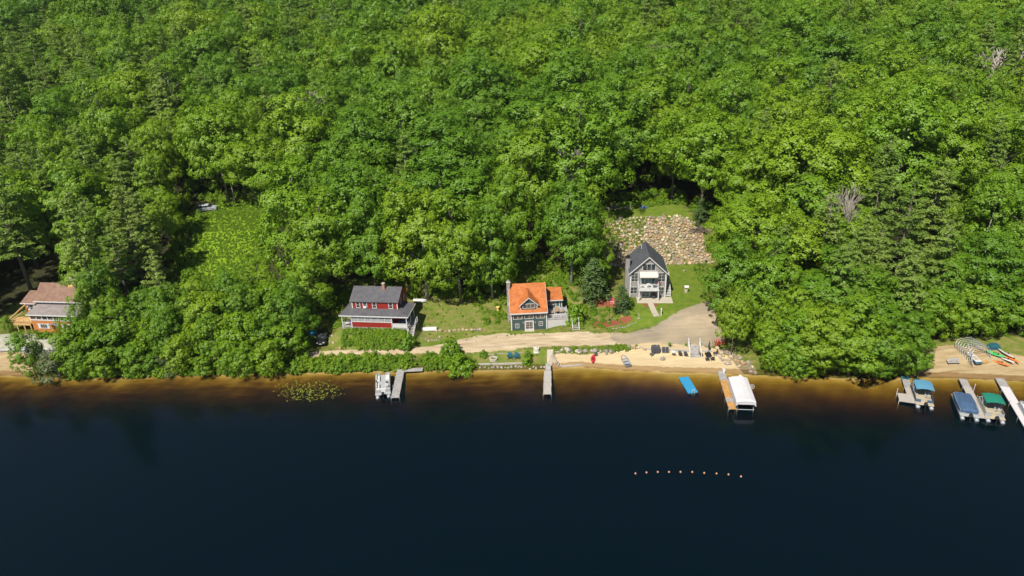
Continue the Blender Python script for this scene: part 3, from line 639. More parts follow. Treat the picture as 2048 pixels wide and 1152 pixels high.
# ================================================================== HOUSES
# ---------------- grey gabled house by the rock slope: local x along the front, y back, origin at the middle of the front wall
gh = thing('grey_house', 'grey clapboard gabled house with cream awning over its raised front deck', 'house', (26.85, 125.2, 3.5), R_(-5))
hw, hl, ze, za = 3.45, 7.6, 5.5, 8.75
b = MB(); b.prism([(-hw, 0, -.6), (hw, 0, -.6), (hw, 0, ze), (0, 0, za - .12), (-hw, 0, ze)], (0, hl, 0)); b.build('wall', 'grey', gh)
sl = (za - ze) / hw
r_ = MB(); ov = .4
for sx in (-1, 1):
    xe = sx * (hw + ov); zz = ze - ov * sl + .1
    r_.slab([(0, -.45, za + .1), (xe, -.45, zz), (xe, hl + .4, zz), (0, hl + .4, za + .1)], .16)
rf = r_.build('roof', 'roof_dark', gh)
f = MB()
for sx in (-1, 1):
    xe = sx * (hw + ov); zz = ze - ov * sl + .1
    f.prism([(0, -.50, za + .06), (xe, -.50, zz - .04), (xe, -.50, zz - .26), (0, -.50, za - .18)], (0, .045, 0))
    f.prism([(xe + sx * .003, -.45, zz - .02), (xe + sx * .003, hl + .4, zz - .02), (xe + sx * .003, hl + .4, zz - .22), (xe + sx * .003, -.45, zz - .22)], (sx * .04, 0, 0))
    f.box(sx * hw - .11, sx * hw + .11, -.035, .12, -.3, ze - .15)
f.box(-.04, .04, .0, .01, za, za + .01)
f.build('trim', 'white', gh)
MB().tube((-.9, 5.9, 7.2), (-.9, 5.9, 8.9), .06).build('vent_pipe', 'white', rf)
c_ = MB().box(-hw - .85, -hw - .003, 2.0, 3.3, -.6, 7.5); ch = c_.build('chimney', 'grey', gh)
MB().bbox(-hw - .9, -hw + .05, 1.95, 3.35, 7.5, 7.6).tube((-hw - .42, 2.65, 7.6), (-hw - .42, 2.65, 8.0), .18).build('chimney_cap', 'black', ch)
window(gh, .08, 0, 5.75, 2.5, 1.45, nx=3); window(gh, -2.62, 0, 3.35, 1.45, 1.95, nx=2, ny=3); window(gh, 2.62, 0, 3.35, 1.45, 1.95, nx=2, ny=3)
window(gh, -2.72, 0, .75, 1.4, 1.5, nx=2, ny=2); window(gh, 2.62, 0, .65, 1.25, 1.6, nx=2, ny=2)
window(gh, 0, 0, 2.72, 2.8, 2.1, nx=4, pane='glass_teal', name='sliding_door'); window(gh, -.35, 0, .06, 1.7, 2.05, nx=2, ny=3, fr=.16, pane='glass_teal', name='french_door')
window(gh, -hw, 5.0, 3.2, 1.1, 1.3, nx=2, rz=R_(-90)); window(gh, hw, 4.4, 3.0, 1.0, 1.3, nx=1, ny=2, rz=R_(90)); window(gh, 0, hl, 3.3, 1.4, 1.4, nx=2, rz=R_(180))
dk = MB().box(-1.95, 1.95, -2.05, -.003, 2.46, 2.62).box(-2.0, 2.0, -2.14, -2.053, 2.28, 2.65)
dko = dk.build('deck', 'white', gh)
for sx in (-1, 1): MB().box(sx * 1.87 - .1, sx * 1.87 + .1, -2.05, -1.85, -.2, 2.455).build('post', 'white', dko)
rl = railing((-1.9, -2.0, 2.62), (1.9, -2.0, 2.62), 1.0, 2)
for sx in (-1, 1): q = railing((sx * 1.9, -2.0, 2.62), (sx * 1.9, -.06, 2.62), 1.0, 1); rl.add(q.v, q.f)
rl.build('railing', 'white', dko)
aw = MB().prism([(-1.72, -.04, 5.55), (-1.72, -1.35, 4.98), (-1.72, -1.37, 4.78), (-1.72, -1.31, 4.80), (-1.72, -1.28, 4.95), (-1.72, -.04, 5.49)], (3.44, 0, 0)).build('awning', 'offwhite', gh)
MB().tube((-1.7, -.04, 4.7), (-1.7, -1.3, 4.9), .03, n=5).tube((1.7, -.04, 4.7), (1.7, -1.3, 4.9), .03, n=5).build('awning_arm', 'white', aw)
MB().tube((-1.95, -.14, 2.62), (-1.95, -.14, 5.3), .09, n=6).tube((1.95, -.14, 2.62), (1.95, -.14, 5.3), .09, n=6).build('deck_column', 'white', gh)
ts, st = stairs(1.0, 13, .2, .31)
so = st.build("stair_stringer", "white", gh, (hw + .62, .15, .02)); ts.build('stair_tread', 'white', so)
railing((.5, .1, .2), (.5, 4.1, 2.7), .9, 3, bal=False).build('handrail', 'white', so)
MB().box(hw + .05, hw + 1.15, 4.25, 5.6, 2.42, 2.56).box(hw + 1.0, hw + 1.12, 5.45, 5.57, -.4, 2.42).build('landing', 'white', gh)
MB().bbox(-2.2, 4.75, -2.75, -.01, -.35, .05).build('patio_slab', 'concrete', gh)
MB().box(-2.0, -1.92, -.002 - 1.8, -.002, -.1, 2.28).build('side_screen', 'charcoal', gh) if False else None
# furniture on and under the deck
def to_world(root, p):
    a = root.rotation_euler.z; l = root.location
    return (l.x + math.cos(a) * p[0] - math.sin(a) * p[1], l.y + math.sin(a) * p[0] + math.cos(a) * p[1], l.z + p[2])
def patio_chair(root, p, rz, label, mat='charcoal', group=None, frame='steel'):
    t_ = thing('patio_chair', label, 'chair', to_world(root, p) if root else p, rz + (root.rotation_euler.z if root else 0), group)
    MB().bbox(-.28, .28, -.27, .27, .36, .44, .03).build('seat', mat, t_)
    MB().prism([(-.28, .25, .42), (.28, .25, .42), (.26, .4, .98), (-.26, .4, .98)], (0, .06, .01)).build('backrest', mat, t_)
    for sx in (-1, 1):
        for sy in (-1, 1): MB().tube((sx * .25, sy * .24, 0), (sx * .24, sy * .22, .37), .025, n=5).build('leg', frame, t_)
        MB().path([(sx * .29, -.24, .36), (sx * .3, -.2, .62), (sx * .3, .28, .64)], .025, 5).build('armrest', frame, t_)
    return t_
def round_table(root, p, label, r=.5, h=.72, mat='brown'):
    t_ = thing('patio_table', label, 'table', to_world(root, p) if root else p)
    MB().tube((0, 0, h - .05), (0, 0, h), r, n=20).build('tabletop', mat, t_); MB().tube((0, 0, .03), (0, 0, h - .05), .05).build('pedestal', 'steel', t_); MB().tube((0, 0, 0), (0, 0, .04), .25, .22, n=12).build('foot', 'steel', t_); return t_
round_table(gh, (0, -1.1, 2.63), 'small pale round table on the raised deck of the grey house', .42, .7, 'offwhite')
patio_chair(gh, (-1.15, -1.1, 2.63), R_(90), 'cream cushioned chair at the left end of the raised deck', 'offwhite'); patio_chair(gh, (1.1, -1.15, 2.63), R_(-80), 'dark chair at the right end of the raised deck under the awning')
t_ = thing('covered_grill', 'round dark covered grill under the raised deck of the grey house', 'grill', to_world(gh, (1.15, -.65, .06)))
MB().loft([[(.42 * k * math.cos(a), .42 * k * math.sin(a), z) for a in np.linspace(0, 6.283, 14, endpoint=False)] for k, z in ((.8, .1), (1, .55), (1.02, .8), (.75, 1.0), (.3, 1.1))]).build('cover', 'charcoal', t_)
MB().tube((0, 0, 0), (0, 0, .12), .2, n=10).build('base', 'black', t_)
t_ = thing('flower_basket', 'hanging basket of red flowers on the grey house front', 'flower basket', to_world(gh, (2.05, -.35, 3.25)))
MB().loft([[(.22 * k * math.cos(a), .22 * k * math.sin(a), z) for a in np.linspace(0, 6.283, 10, endpoint=False)] for k, z in ((.5, -.25), (1, 0))]).build('basket', 'wood_dark', t_)
cc = rng.normal(size=(70, 3)) * (.16, .16, .12) + (0, 0, .1); o = bpy.data.objects.new('flowers', leafmesh('flowers', quads(cc, unit(rng.normal(size=(70, 3)) + (0, -.6, .8)), np.full(70, .13), np.full(70, .13), rng), 'redflower')); col.objects.link(o); o.parent = t_
MB().tube((0, 0, .1), (0, .28, .75), .012, n=4).build('hanger', 'black', t_)

# ---------------- green cottage with the orange tiled roof
oh = thing('tiled_cottage', 'dark green cottage with bright orange tiled roof and central dormer', 'house', (2.95, 116.2, 2.0), R_(1.5))
hw, hl, ze, zr = 3.3, 10.2, 3.95, 7.25
sl = (zr - ze) / (hl / 2)
MB().prism([(-hw, 0, -.5), (-hw, 0, ze), (-hw, hl / 2, zr - .1), (-hw, hl, ze), (-hw, hl, -.5)], (2 * hw, 0, 0)).build('wall', 'green', oh)
r_ = MB(); xo = hw + .2
for sy in (-1, 1):
    ye = hl / 2 + sy * (hl / 2 + .45); zz = ze - .45 * sl + .1
    r_.slab([(-xo, hl / 2, zr + .1), (xo, hl / 2, zr + .1), (xo, ye, zz), (-xo, ye, zz)], .14)
rf = r_.build('roof', 'roof_orange', oh)
f = MB(); zz = ze - .45 * sl + .1
f.box(-xo - .02, xo + .02, -.50, -.453, zz - .2, zz + .02)
for sx in (-1, 1):
    f.prism([(sx * (xo + .003), -.45, zz), (sx * (xo + .003), hl / 2, zr + .09), (sx * (xo + .003), hl / 2, zr - .1), (sx * (xo + .003), -.45, zz - .2)], (sx * .04, 0, 0))
    f.box(sx * hw - .1, sx * hw + .1, -.04, .1, -.2, ze - .2)
f.build('trim', 'white', oh)
for xw in (-2.1, .03, 2.15): window(oh, xw, 0, 2.35, 1.7, .95, nx=2, pane='glass_brown')
window(oh, -2.25, 0, .5, .78, .9, nx=2, ny=2); window(oh, 2.2, 0, .75, .78, .9, nx=2, ny=2)
fd = window(oh, .03, 0, .02, 1.7, 1.9, nx=2, ny=3, fr=.2, name='french_door', pane='glass_brown')
MB().bbox(-.9, .95, -.75, -.075, -.3, .09).build('doorstep', 'concrete', oh)
for sx in (-1.1, 1.2): MB().tube((sx, -.02, 1.55), (sx, -.16, 1.62), .1, .06).build('wall_lamp', 'offwhite', oh)
window(oh, hw, 3.6, 2.2, 1.0, 1.1, nx=2, rz=R_(90)); window(oh, -hw, 2.2, 2.0, .9, 1.1, nx=2, rz=R_(-90)); window(oh, 0, hl, 2.0, 1.4, 1.2, nx=2, rz=R_(180))
# dormer
dz0, dze, dza, dw, dy = ze + .06, 5.35, 6.7, 1.52, .2
dm = MB().prism([(-dw, dy, dz0), (dw, dy, dz0), (dw, dy, dze), (0, dy, dza - .08), (-dw, dy, dze)], (0, 3.2, 0)).build('dormer', 'green', oh, (.05, 0, 0))
d_ = MB(); dsl = (dza - dze) / dw; yb = (dza + .12 - ze - .1) / sl
for sx in (-1, 1):
    xe = sx * (dw + .3); zz = dze - .3 * dsl + .08; ybe = (zz - ze - .1) / sl
    d_.slab([(0, dy - .35, dza + .08), (xe, dy - .35, zz), (xe, ybe, zz), (0, yb, dza + .08)], .1)
d_.build('dormer_roof', 'roof_orange', dm)
f = MB()
for sx in (-1, 1):
    xe = sx * (dw + .3); zz = dze - .3 * dsl + .08
    f.prism([(0, dy - .4, dza + .08), (xe, dy - .4, zz), (xe, dy - .4, zz - .16), (0, dy - .4, dza - .1)], (0, .045, 0)); f.box(sx * dw - .07, sx * dw + .07, dy - .03, dy + .06, dz0 - .1, dze - .05)
f.build('dormer_trim', 'white', dm)
wo = window(dm, 0, dy, dz0 + .42, 2.3, .95, nx=3, pane='glass_brown')
chm = MB().loft([[(-hw - .62, 3.6, -.6), (-hw - .003, 3.6, -.6), (-hw - .003, 5.2, -.6), (-hw - .62, 5.2, -.6)], [(-hw - .6, 3.7, 3.4), (-hw - .003, 3.7, 3.4), (-hw - .003, 5.1, 3.4), (-hw - .6, 5.1, 3.4)], [(-hw - .55, 4.0, 4.4), (-hw - .003, 4.0, 4.4), (-hw - .003, 4.8, 4.4), (-hw - .55, 4.8, 4.4)], [(-hw - .55, 4.0, 8.0), (-hw + .1, 4.0, 8.0), (-hw + .1, 4.8, 8.0), (-hw - .55, 4.8, 8.0)]]).build('chimney', 'stone', oh)
MB().box(-hw - .6, -hw + .15, 3.95, 4.85, 8.0, 8.12).tube((-hw - .2, 4.4, 8.12), (-hw - .2, 4.4, 8.5), .14).build('chimney_cap', 'concrete_grey', chm)
# annex, deck and lattice on the right
an = MB().box(hw + .003, hw + 3.4, 5.0, 8.0, -.3, 3.75).build('annex', 'green', oh)
MB().slab([(hw + .25, 4.5, 3.75), (hw + 3.6, 4.5, 3.75), (hw + 3.6, 8.3, 4.75), (hw + .25, 8.3, 4.75)], .14).build('annex_roof', 'roof_orange', an)
MB().box(hw + .25, hw + 3.62, 4.45, 4.497, 3.55, 3.74).box(hw + 3.3, hw + 3.45, 4.95, 5.1, 1.95, 3.6).build('annex_trim', 'white', an)
window(an, hw + 1.2, 5.0, 2.5, 1.5, .85, nx=2, pane='glass_brown'); window(an, hw + 2.6, 5.0, 1.97, .85, 1.6, fr=.13, pane='glass_teal', name='door')
dk = MB().box(hw + .003, hw + 4.1, .1, 4.97, 1.78, 1.93).build('deck', 'deck_wood', oh)
MB().box(hw + .06, hw + 4.05, .12, .18, -.3, 1.775).box(hw + 3.99, hw + 4.05, .19, 4.9, -.3, 1.775).build('lattice_skirt', 'lattice', dk)
q = MB(); [q.box(hw + .03 + k * 1.33, hw + .11 + k * 1.33, .085, .118, -.2, 1.775) for k in range(4)]; q.build('lattice_batten', 'white', dk)
rl = railing((hw + .1, .16, 1.93), (hw + 4.05, .16, 1.93), .95, 3); q = railing((hw + 4.05, .16, 1.93), (hw + 4.05, 3.6, 1.93), .95, 2); rl.add(q.v, q.f); rl.build('railing', 'white', dk)
round_table(oh, (hw + 2.1, 2.3, 1.935), 'round wicker table in the middle of the cottage deck', .5)
for k, (px_, py_, a) in enumerate([(1.2, 2.2, 90), (3.0, 2.4, -90), (2.2, 3.2, 0)]):
    patio_chair(oh, (hw + px_, py_, 1.935), R_(a), ['brown wicker chair beside the green cottage wall on the deck', 'brown wicker chair near the outer railing of the cottage deck', 'brown wicker chair facing the lake behind the round deck table'][k], 'brown')

# ---------------- red house with the wrap-around porch
rh = thing('red_house', 'barn red house with dark grey roof and white trimmed wrap-around porch', 'house', (-25.8, 115.35, 3.7), R_(-8))
zf = .4                                                             # porch floor
xl, xr = -4.65, 4.15                                                # main body
ze, zr, yw, yr, yb = 4.9, 6.45, 2.1, 5.25, 8.4
MB().prism([(xl, yw, -.5), (xl, yw, ze), (xl, yr, zr - .1), (xl, yb, ze), (xl, yb, -.5)], (xr - xl, 0, 0)).build('wall', 'red', rh)
sl = (zr - ze) / (yr - yw); r_ = MB()
r_.slab([(xl - .35, yr, zr + .08), (xr + .3, yr, zr + .08), (xr + .3, yw - .25, ze - .25 * sl + .08), (xl - .35, yw - .25, ze - .25 * sl + .08)], .13)
r_.slab([(xl - .35, yr, zr + .08), (xr + .3, yr, zr + .08), (xr + .3, yb + .4, ze - .4 * sl + .08), (xl - .35, yb + .4, ze - .4 * sl + .08)], .13)
rf = r_.build('roof', 'roof_grey', rh)
chm = MB().box(.75, 1.25, 4.5, 5.0, 5.6, 7.35).build('chimney', 'brick', rh); MB().box(.70, 1.30, 4.45, 5.05, 7.35, 7.43).build('chimney_cap', 'concrete_grey', chm); MB().box(.70, 1.30, 4.46, 5.04, 5.9, 6.12).build('flashing', 'alu', chm)
zp, zw = 2.85, 3.36                                                 # porch eave height, where its roof meets the wall
p_ = MB(); X0, X1 = -6.65, 6.55
p_.slab([(X0, -.05, zp), (X1, -.05, zp), (xr, yw, zw), (xl, yw, zw)], .1)
p_.slab([(X1, -.05, zp), (X1, 5.7, zp), (xr, 5.7, zw), (xr, yw, zw)], .1)
p_.slab([(X0, -.05, zp), (xl, yw, zw), (xl, 5.7, zw + .6), (X0 + .6, 5.7, zp + .3)], .1)
p_.build('porch_roof', 'roof_grey', rh)
f = MB().box(X0, X1, -.10, -.053, zp - .2, zp + .01); f.box(X1 + .003, X1 + .05, -.05, 5.7, zp - .2, zp + .01)
for xx in (xl + .06, xr - .06): f.box(xx - .09, xx + .09, yw - .03, yw + .05, zw, ze - .15)
f.box(xl, xr, yw - .22, yw - .19, ze - .19, ze - .07); f.build('trim', 'white', rh)
for xw, ac in ((-3.45, 0), (-2.1, 1), (-.3, 0), (2.85, 0)):
    w_ = window(rh, xw, yw, zw + .06, .84, 1.3, ny=2, fr=.1)
    if ac: MB().bbox(-.3, .3, -.35, -.05, .1, .45, .03).build('air_conditioner', 'white', w_)
window(rh, xr, 4.2, 3.5, .8, 1.2, ny=2, rz=R_(90)); window(rh, xr, 6.6, 3.3, .8, 1.1, ny=2, rz=R_(90)); window(rh, 1.2, yw, zf + .9, 1.2, 1.2, nx=2); window(rh, 5.0 - 6, yb, 1.6, 1.2, 1.2, nx=2, rz=R_(180))
fl = MB().box(-6.3, 6.25, .2, yw - .003, zf - .15, zf).box(xr + .003, 6.25, yw + .003, 5.5, zf - .15, zf).build('porch_floor', 'deck_wood', rh)
MB().box(-6.25, 6.2, .28, 2.05, -1.2, zf - .155).build('foundation', 'concrete_grey', rh)
MB().box(-4.4, 3.3, .22, .34, zf + .002, zf + 1.05).build('porch_wall', 'red', rh)
sg = MB()
for k in range(7): xx = -4.4 + k * 7.7 / 6; sg.box(xx - .05, xx + .05, .20, .33, zf + 1.06, zp - .22)
sg.box(-4.45, 3.35, .19, .34, zf + 1.052, zf + 1.13); sg.box(-4.45, 3.35, .2, .33, zp - .34, zp - .22); sg.build('screen_frame', 'white', rh)
for k in range(6): xx = -4.4 + k * 7.7 / 6; MB().box(xx + .055, xx + 7.7 / 6 - .055, .255, .275, zf + 1.135, zp - .345).build('screen', 'screen', rh)
for xx, yy_ in ((-6.2, .27), (-4.4, .27), (3.35, .27), (6.15, .27), (6.15, 2.9), (6.15, 5.4)): MB().box(xx - .07, xx + .07, yy_ - .07 - .06, yy_ + .07 - .06, -1.1 if yy_ < 1 else zf, zp - .2).build('post', 'white', rh)
railing((-6.1, .22, zf), (-4.5, .22, zf), .9, 1).build('railing', 'white', rh)
q = railing((3.42, .22, zf), (6.1, .22, zf), .9, 1); q.box(3.45, 6.05, .24, .26, zf + .12, zf + .88); q.build('railing', 'white', rh); railing((6.15, .5, zf), (6.15, 1.6, zf), .9, 1).build('railing', 'white', rh)
MB().box(-4.46, -4.42, .36, yw - .01, zf, zp).box(3.36, 3.40, .36, yw - .01, zf, zp).build('porch_partition', 'red', rh)
ts, st = stairs(1.0, 12, .175, .27)
so = st.build('stair_stringer', 'deck_wood', rh, (6.85, -1.25, -1.7)); ts.build('stair_tread', 'beige', so)
for sx in (-.5, .5): railing((sx, .1, .2), (sx, 3.2, 2.15), .85, 2, bal=False).build('handrail', 'white', so)
MB().box(6.27, 7.4, 2.0, 3.4, zf - .14, zf + .0).box(7.25, 7.37, 3.2, 3.32, -1.6, zf - .145).build('landing', 'deck_wood', rh); railing((7.33, 2.05, zf), (7.33, 3.35, zf), .9, 1).build('railing', 'white', rh)
patio_chair(rh, (-5.6, .95, zf + .01), R_(0), 'white cushioned chair on the open porch end of the red house', 'seat_white'); patio_chair(rh, (-4.95, .85, zf + .01), R_(-10), 'purple cushioned chair on the porch beside the red wall', 'purple')
patio_chair(rh, (4.3, 1.0, zf + .01), R_(0), 'dark chair in the shaded porch bay by the wooden stairs'); patio_chair(rh, (5.3, 1.1, zf + .01), R_(15), 'navy chair nearest the corner post of the red house porch', 'navy')

# ---------------- orange brown house at the left edge
lh = thing('orange_house', 'orange brown house with glazed porch and brown roof half hidden by trees', 'house', (-88.0, 121.0, 2.75), R_(-8))
MB().box(-5.4, 5.6, 0, 2.6, -.6, 2.55).build('wall', 'orange', lh)
f = MB().box(-5.46, 5.66, -.05, 2.6, 2.553, 2.75).box(-5.4, -5.24, -.02, 2.55, 2.75, 3.75)
for k in range(10): xx = -5.3 + k * 1.2; f.box(xx - .08, xx + .08, -.02, .1, 2.75, 3.75)
f.box(-5.4, 5.6, -.02, .1, 3.7, 3.8); f.build('porch_frame', 'white', lh)
for k in range(9): xx = -5.3 + k * 1.2; MB().box(xx + .085, xx + 1.115, .03, .06, 2.755, 3.695).build('pane', 'glass_brown' if k < 2 else 'glass', lh)
MB().box(-5.3, 5.5, .5, 2.55, 2.755, 3.7).build('porch_room', 'charcoal', lh)
MB().slab([(-5.75, -.4, 3.95), (5.95, -.4, 3.95), (5.95, 2.6, 4.85), (-5.2, 2.6, 4.85)], .12).build('porch_roof', 'roof_taupe', lh)
MB().box(-5.77, 5.97, -.45, -.403, 3.75, 3.96).build('porch_fascia', 'white', lh)
MB().prism([(-5.0, 2.603, -.6), (-5.0, 2.603, 5.75), (-5.0, 6.2, 7.6), (-5.0, 9.8, 5.75), (-5.0, 9.8, -.6)], (10.5, 0, 0)).build('main_wall', 'screen', lh)
r_ = MB(); r_.slab([(-6.6, 6.2, 7.75), (5.9, 6.2, 7.75), (5.9, 2.1, 5.62), (-5.6, 2.1, 5.62)], .14); r_.slab([(-6.6, 6.2, 7.75), (5.9, 6.2, 7.75), (5.9, 10.2, 5.6), (-6.6, 10.2, 5.6)], .14); r_.slab([(-8.6, 5.4, 6.35), (-5.3, 5.4, 6.35), (-5.3, 2.4, 4.95), (-8.9, 2.4, 4.95)], .14)
rf = r_.build('roof', 'roof_brown', lh)
MB().box(-5.62, 5.92, 2.05, 2.097, 5.42, 5.62).box(-8.92, -5.7, 2.35, 2.397, 4.78, 4.95).build('fascia', 'white', lh)
cu = MB().box(-.1, 1.0, 5.4, 6.5, 7.3, 8.3).build('cupola', 'yellow', lh); MB().loft([[(-.25, 5.25, 8.3), (1.15, 5.25, 8.3), (1.15, 6.65, 8.3), (-.25, 6.65, 8.3)], [(.44, 5.94, 9.2), (.46, 5.94, 9.2), (.46, 5.96, 9.2), (.44, 5.96, 9.2)]]).build('cupola_roof', 'offwhite', cu)
for xw in (-2.9, .9): window(lh, xw, 2.6, 4.95, 1.1, .65, nx=2, pane='glass'); [MB().box(xw + a, xw + a + .38, 2.55, 2.6, 4.93, 5.45).build('shutter', 'roof_brown', lh) for a in (-.98, .6)]
MB().box(-8.4, -5.003, 2.8, 5.2, 1.9, 4.85).build('wing_wall', 'orange', lh); window(lh, -7.0, 2.8, 3.3, 1.0, 1.2, nx=1, ny=2, fr=.12); [MB().box(a, a + .4, 2.74, 2.797, 3.25, 4.55).build('shutter', 'white', lh) for a in (-7.95, -6.45)]
for xw in (-3.0, 2.0, 5.0):
    window(lh, xw, 0, .85, 1.5, 1.0, nx=3, ny=1, fr=.1); [MB().box(xw + a, xw + a + .42, -.06, -.003, .8, 1.9).build('shutter', 'white', lh) for a in (-1.2, .78)]
MB().box(-.9, .1, -.05, -.003, -.2, 1.75).build('door', 'red_plastic', lh); MB().slab([(-1.5, -.9, 1.9), (-.4, -.9, 2.3), (-.4, -.003, 2.3), (-1.5, -.003, 1.9)], .08).slab([(-.4, -.9, 2.3), (.5, -.9, 1.9), (.5, -.003, 1.9), (-.4, -.003, 2.3)], .08).build('door_hood', 'roof_taupe', lh)
MB().box(-10.4, -5.45, -.3, 2.5, 1.7, 1.9).box(-10.4, -5.45, -.34, -.303, 1.55, 1.92).build('deck', 'lumber', lh)
for xx in (-10.2, -8.6, -7.1, -5.7): MB().box(xx - .09, xx + .09, -.25, -.07, -.5, 1.695).build('post', 'lumber', lh)
q = railing((-10.3, -.25, 1.9), (-5.6, -.25, 1.9), .9, 4, bal=False); q.tube((-11.5, 1.6, 1.9), (-7.6, 2.3, 4.8), .12, n=6).tube((-10.6, .6, 1.9), (-8.3, 1.8, 3.4), .08, n=6).tube((-10.3, -.25, 2.35), (-5.6, -.25, 2.35), .05, n=4); q.build('railing', 'lumber', lh)

# ================================================================== DOCKS AND BOATS
def dock(a, b, w, label, parts, z=.42, name='dock', legs=3):
    """parts: (from, to, material) fractions of the deck from the shore end a to the lake end b"""
    A, B = W(*a, z), W(*b, z); L = float(np.hypot(*(B - A)[:2])); t_ = thing(name, label, 'dock', (A[0], A[1], 0), heading(A, B))
    for q0, q1, mt in parts: MB().bbox(-w / 2, w / 2, q0 * L + .02, q1 * L - .02, z - .1, z, .02).build('deck_section', mt, t_)
    MB().box(-w / 2 + .03, -w / 2 + .1, 0, L, z - .26, z - .103).box(w / 2 - .1, w / 2 - .03, 0, L, z - .26, z - .103).build('side_rail', 'alu', t_)
    for k in range(1, legs + 1):
        for sx in (-1, 1):
            yy_ = L * k / legs - .12; MB().tube((sx * (w / 2 + .05), yy_, -3.0), (sx * (w / 2 + .05), yy_, z + (.45 if (k + sx) % 2 else .2)), .035, n=6).build('post', 'steel', t_)
    t_['len'] = L; del t_['len']; return t_, L
d1, L1 = dock((802, 737), (790, 795), 1.35, 'weathered grey L-shaped dock beside the open pontoon boat', [(0, .3, 'deck_wood'), (.303, .65, 'deck_wood'), (.653, 1, 'deck_wood')])
MB().bbox(-3.9, -.70, .0, 1.05, .3, .41, .02).build('walkway', 'deck_wood', d1); MB().tube((-3.7, .1, -1), (-3.7, .1, .28), .04, n=6).build('post', 'steel', d1)
MB().tube((-.8, 3.2, .35), (-.8, 3.2, 1.0), .05).tube((-.8, 6.4, .35), (-.8, 6.4, 1.0), .05).build('bollard', 'white_dock', d1) if False else None
d2, L2 = dock((1095.5, 741), (1094.5, 788), 1.28, 'narrow grey dock ending in open water below the stone landing', [(0, .5, 'beige'), (.503, 1, 'beige')])
A = W(1096, 741, .42); B = W(1096.5, 728, .75)
t_ = thing('gangway', 'short weathered gangway between the narrow dock and its landing', 'gangway', (A[0], A[1], .42), heading(A, B)); Lg = float(np.hypot(*(B - A)[:2]))
MB().prism([(-.45, -.1, .07), (-.45, Lg, .45), (-.45, Lg, .36), (-.45, -.1, -.02)], (.9, 0, 0)).build('deck', 'deck_wood', t_)
for sx in (-1, 1): MB().box(sx * .5 - .035, sx * .5 + .035, 0, Lg, -.1, .12).build('side_beam', 'wood_dark', t_)
d3, L3 = dock((1442, 741), (1466, 818), 1.25, 'long dock with fresh orange planks between grey ends beside the white boat lift', [(0, .26, 'deck_wood'), (.263, .51, 'new_wood'), (.513, .72, 'new_wood'), (.723, .82, 'deck_wood'), (.823, 1, 'new_wood')], legs=4)
t_ = thing('dock_box', 'small white storage box on the shore end of the orange planked dock', 'storage box', tuple(W(1447.5, 743, .43)), d3.rotation_euler.z)
MB().bbox(-.2, .2, -.35, .35, 0, .38, .03).build('bin', 'white', t_); MB().bbox(-.22, .22, -.37, .37, .385, .44, .02).build('lid', 'white_dock', t_)
d4, L4 = dock((1806, 740), (1817, 776), 1.15, 'grey dock with dark teal carpeted ramp leading to a beige platform', [(0, .52, 'teal'), (.523, 1, 'deck_wood')], legs=2)
P4 = MB(); P4.prism([(.55, L4 + .02, .3), (-1.0, L4 + .02, .3), (-1.0, L4 + 4.3, .3), (1.9, L4 + 4.3, .3), (1.9, L4 + 2.0, .3), (.55, L4 + 1.9, .3)], (0, 0, .13)); P4.build('platform', 'beige', d4)
for xx, yy_ in ((1.95, L4 + 4.3), (1.95, L4 + 2.0), (-1.05, L4 + 4.35)): MB().tube((xx, yy_, -3), (xx, yy_, 1.3), .05, n=6).build('post', 'white_dock', d4)
d5, L5 = dock((1925, 757), (1967, 836), 1.2, 'long grey aluminium dock between the navy covered boat and the green topped boat', [(0, .22, 'deck_wood'), (.223, .45, 'beige'), (.453, .72, 'beige'), (.723, 1, 'beige')], legs=4)
MB().tube((-.75, L5 * .3, -2), (-.75, L5 * .3, 1.6), .05, n=6).build('mooring_post', 'white_dock', d5)
d6, L6 = dock((1999, 756), (2066, 866), 1.35, 'long white dock at the right edge with a short grey ramp', [(0, .17, 'deck_wood'), (.173, .4, 'white_dock'), (.403, .7, 'white_dock'), (.703, 1, 'white_dock')], legs=4)
# swimming raft
A, B = W(1367, 753.5, .3), W(1386, 784, .3); Lr = float(np.hypot(*(B - A)[:2]))
t_ = thing('swim_raft', 'bright blue rectangular swim raft floating off the sandy beach', 'raft', (A[0], A[1], 0), heading(A, B))
MB().bbox(-.85, .85, 0, Lr, .05, .3, .05).build('float', 'raft', t_); MB().tube((-.25, Lr + .02, -.5), (-.25, Lr + .02, .75), .03, n=6).tube((.15, Lr + .02, -.5), (.15, Lr + .02, .75), .03, n=6).tube((-.25, Lr + .02, .75), (.15, Lr + .02, .75), .03, n=6).build('ladder', 'white', t_)
q = MB(); [q.tube((sx * .6, .1, .0), (sx * .6, Lr - .1, .0), .18, n=8) for sx in (-1, 1)]; q.build('pontoon', 'alu', t_)

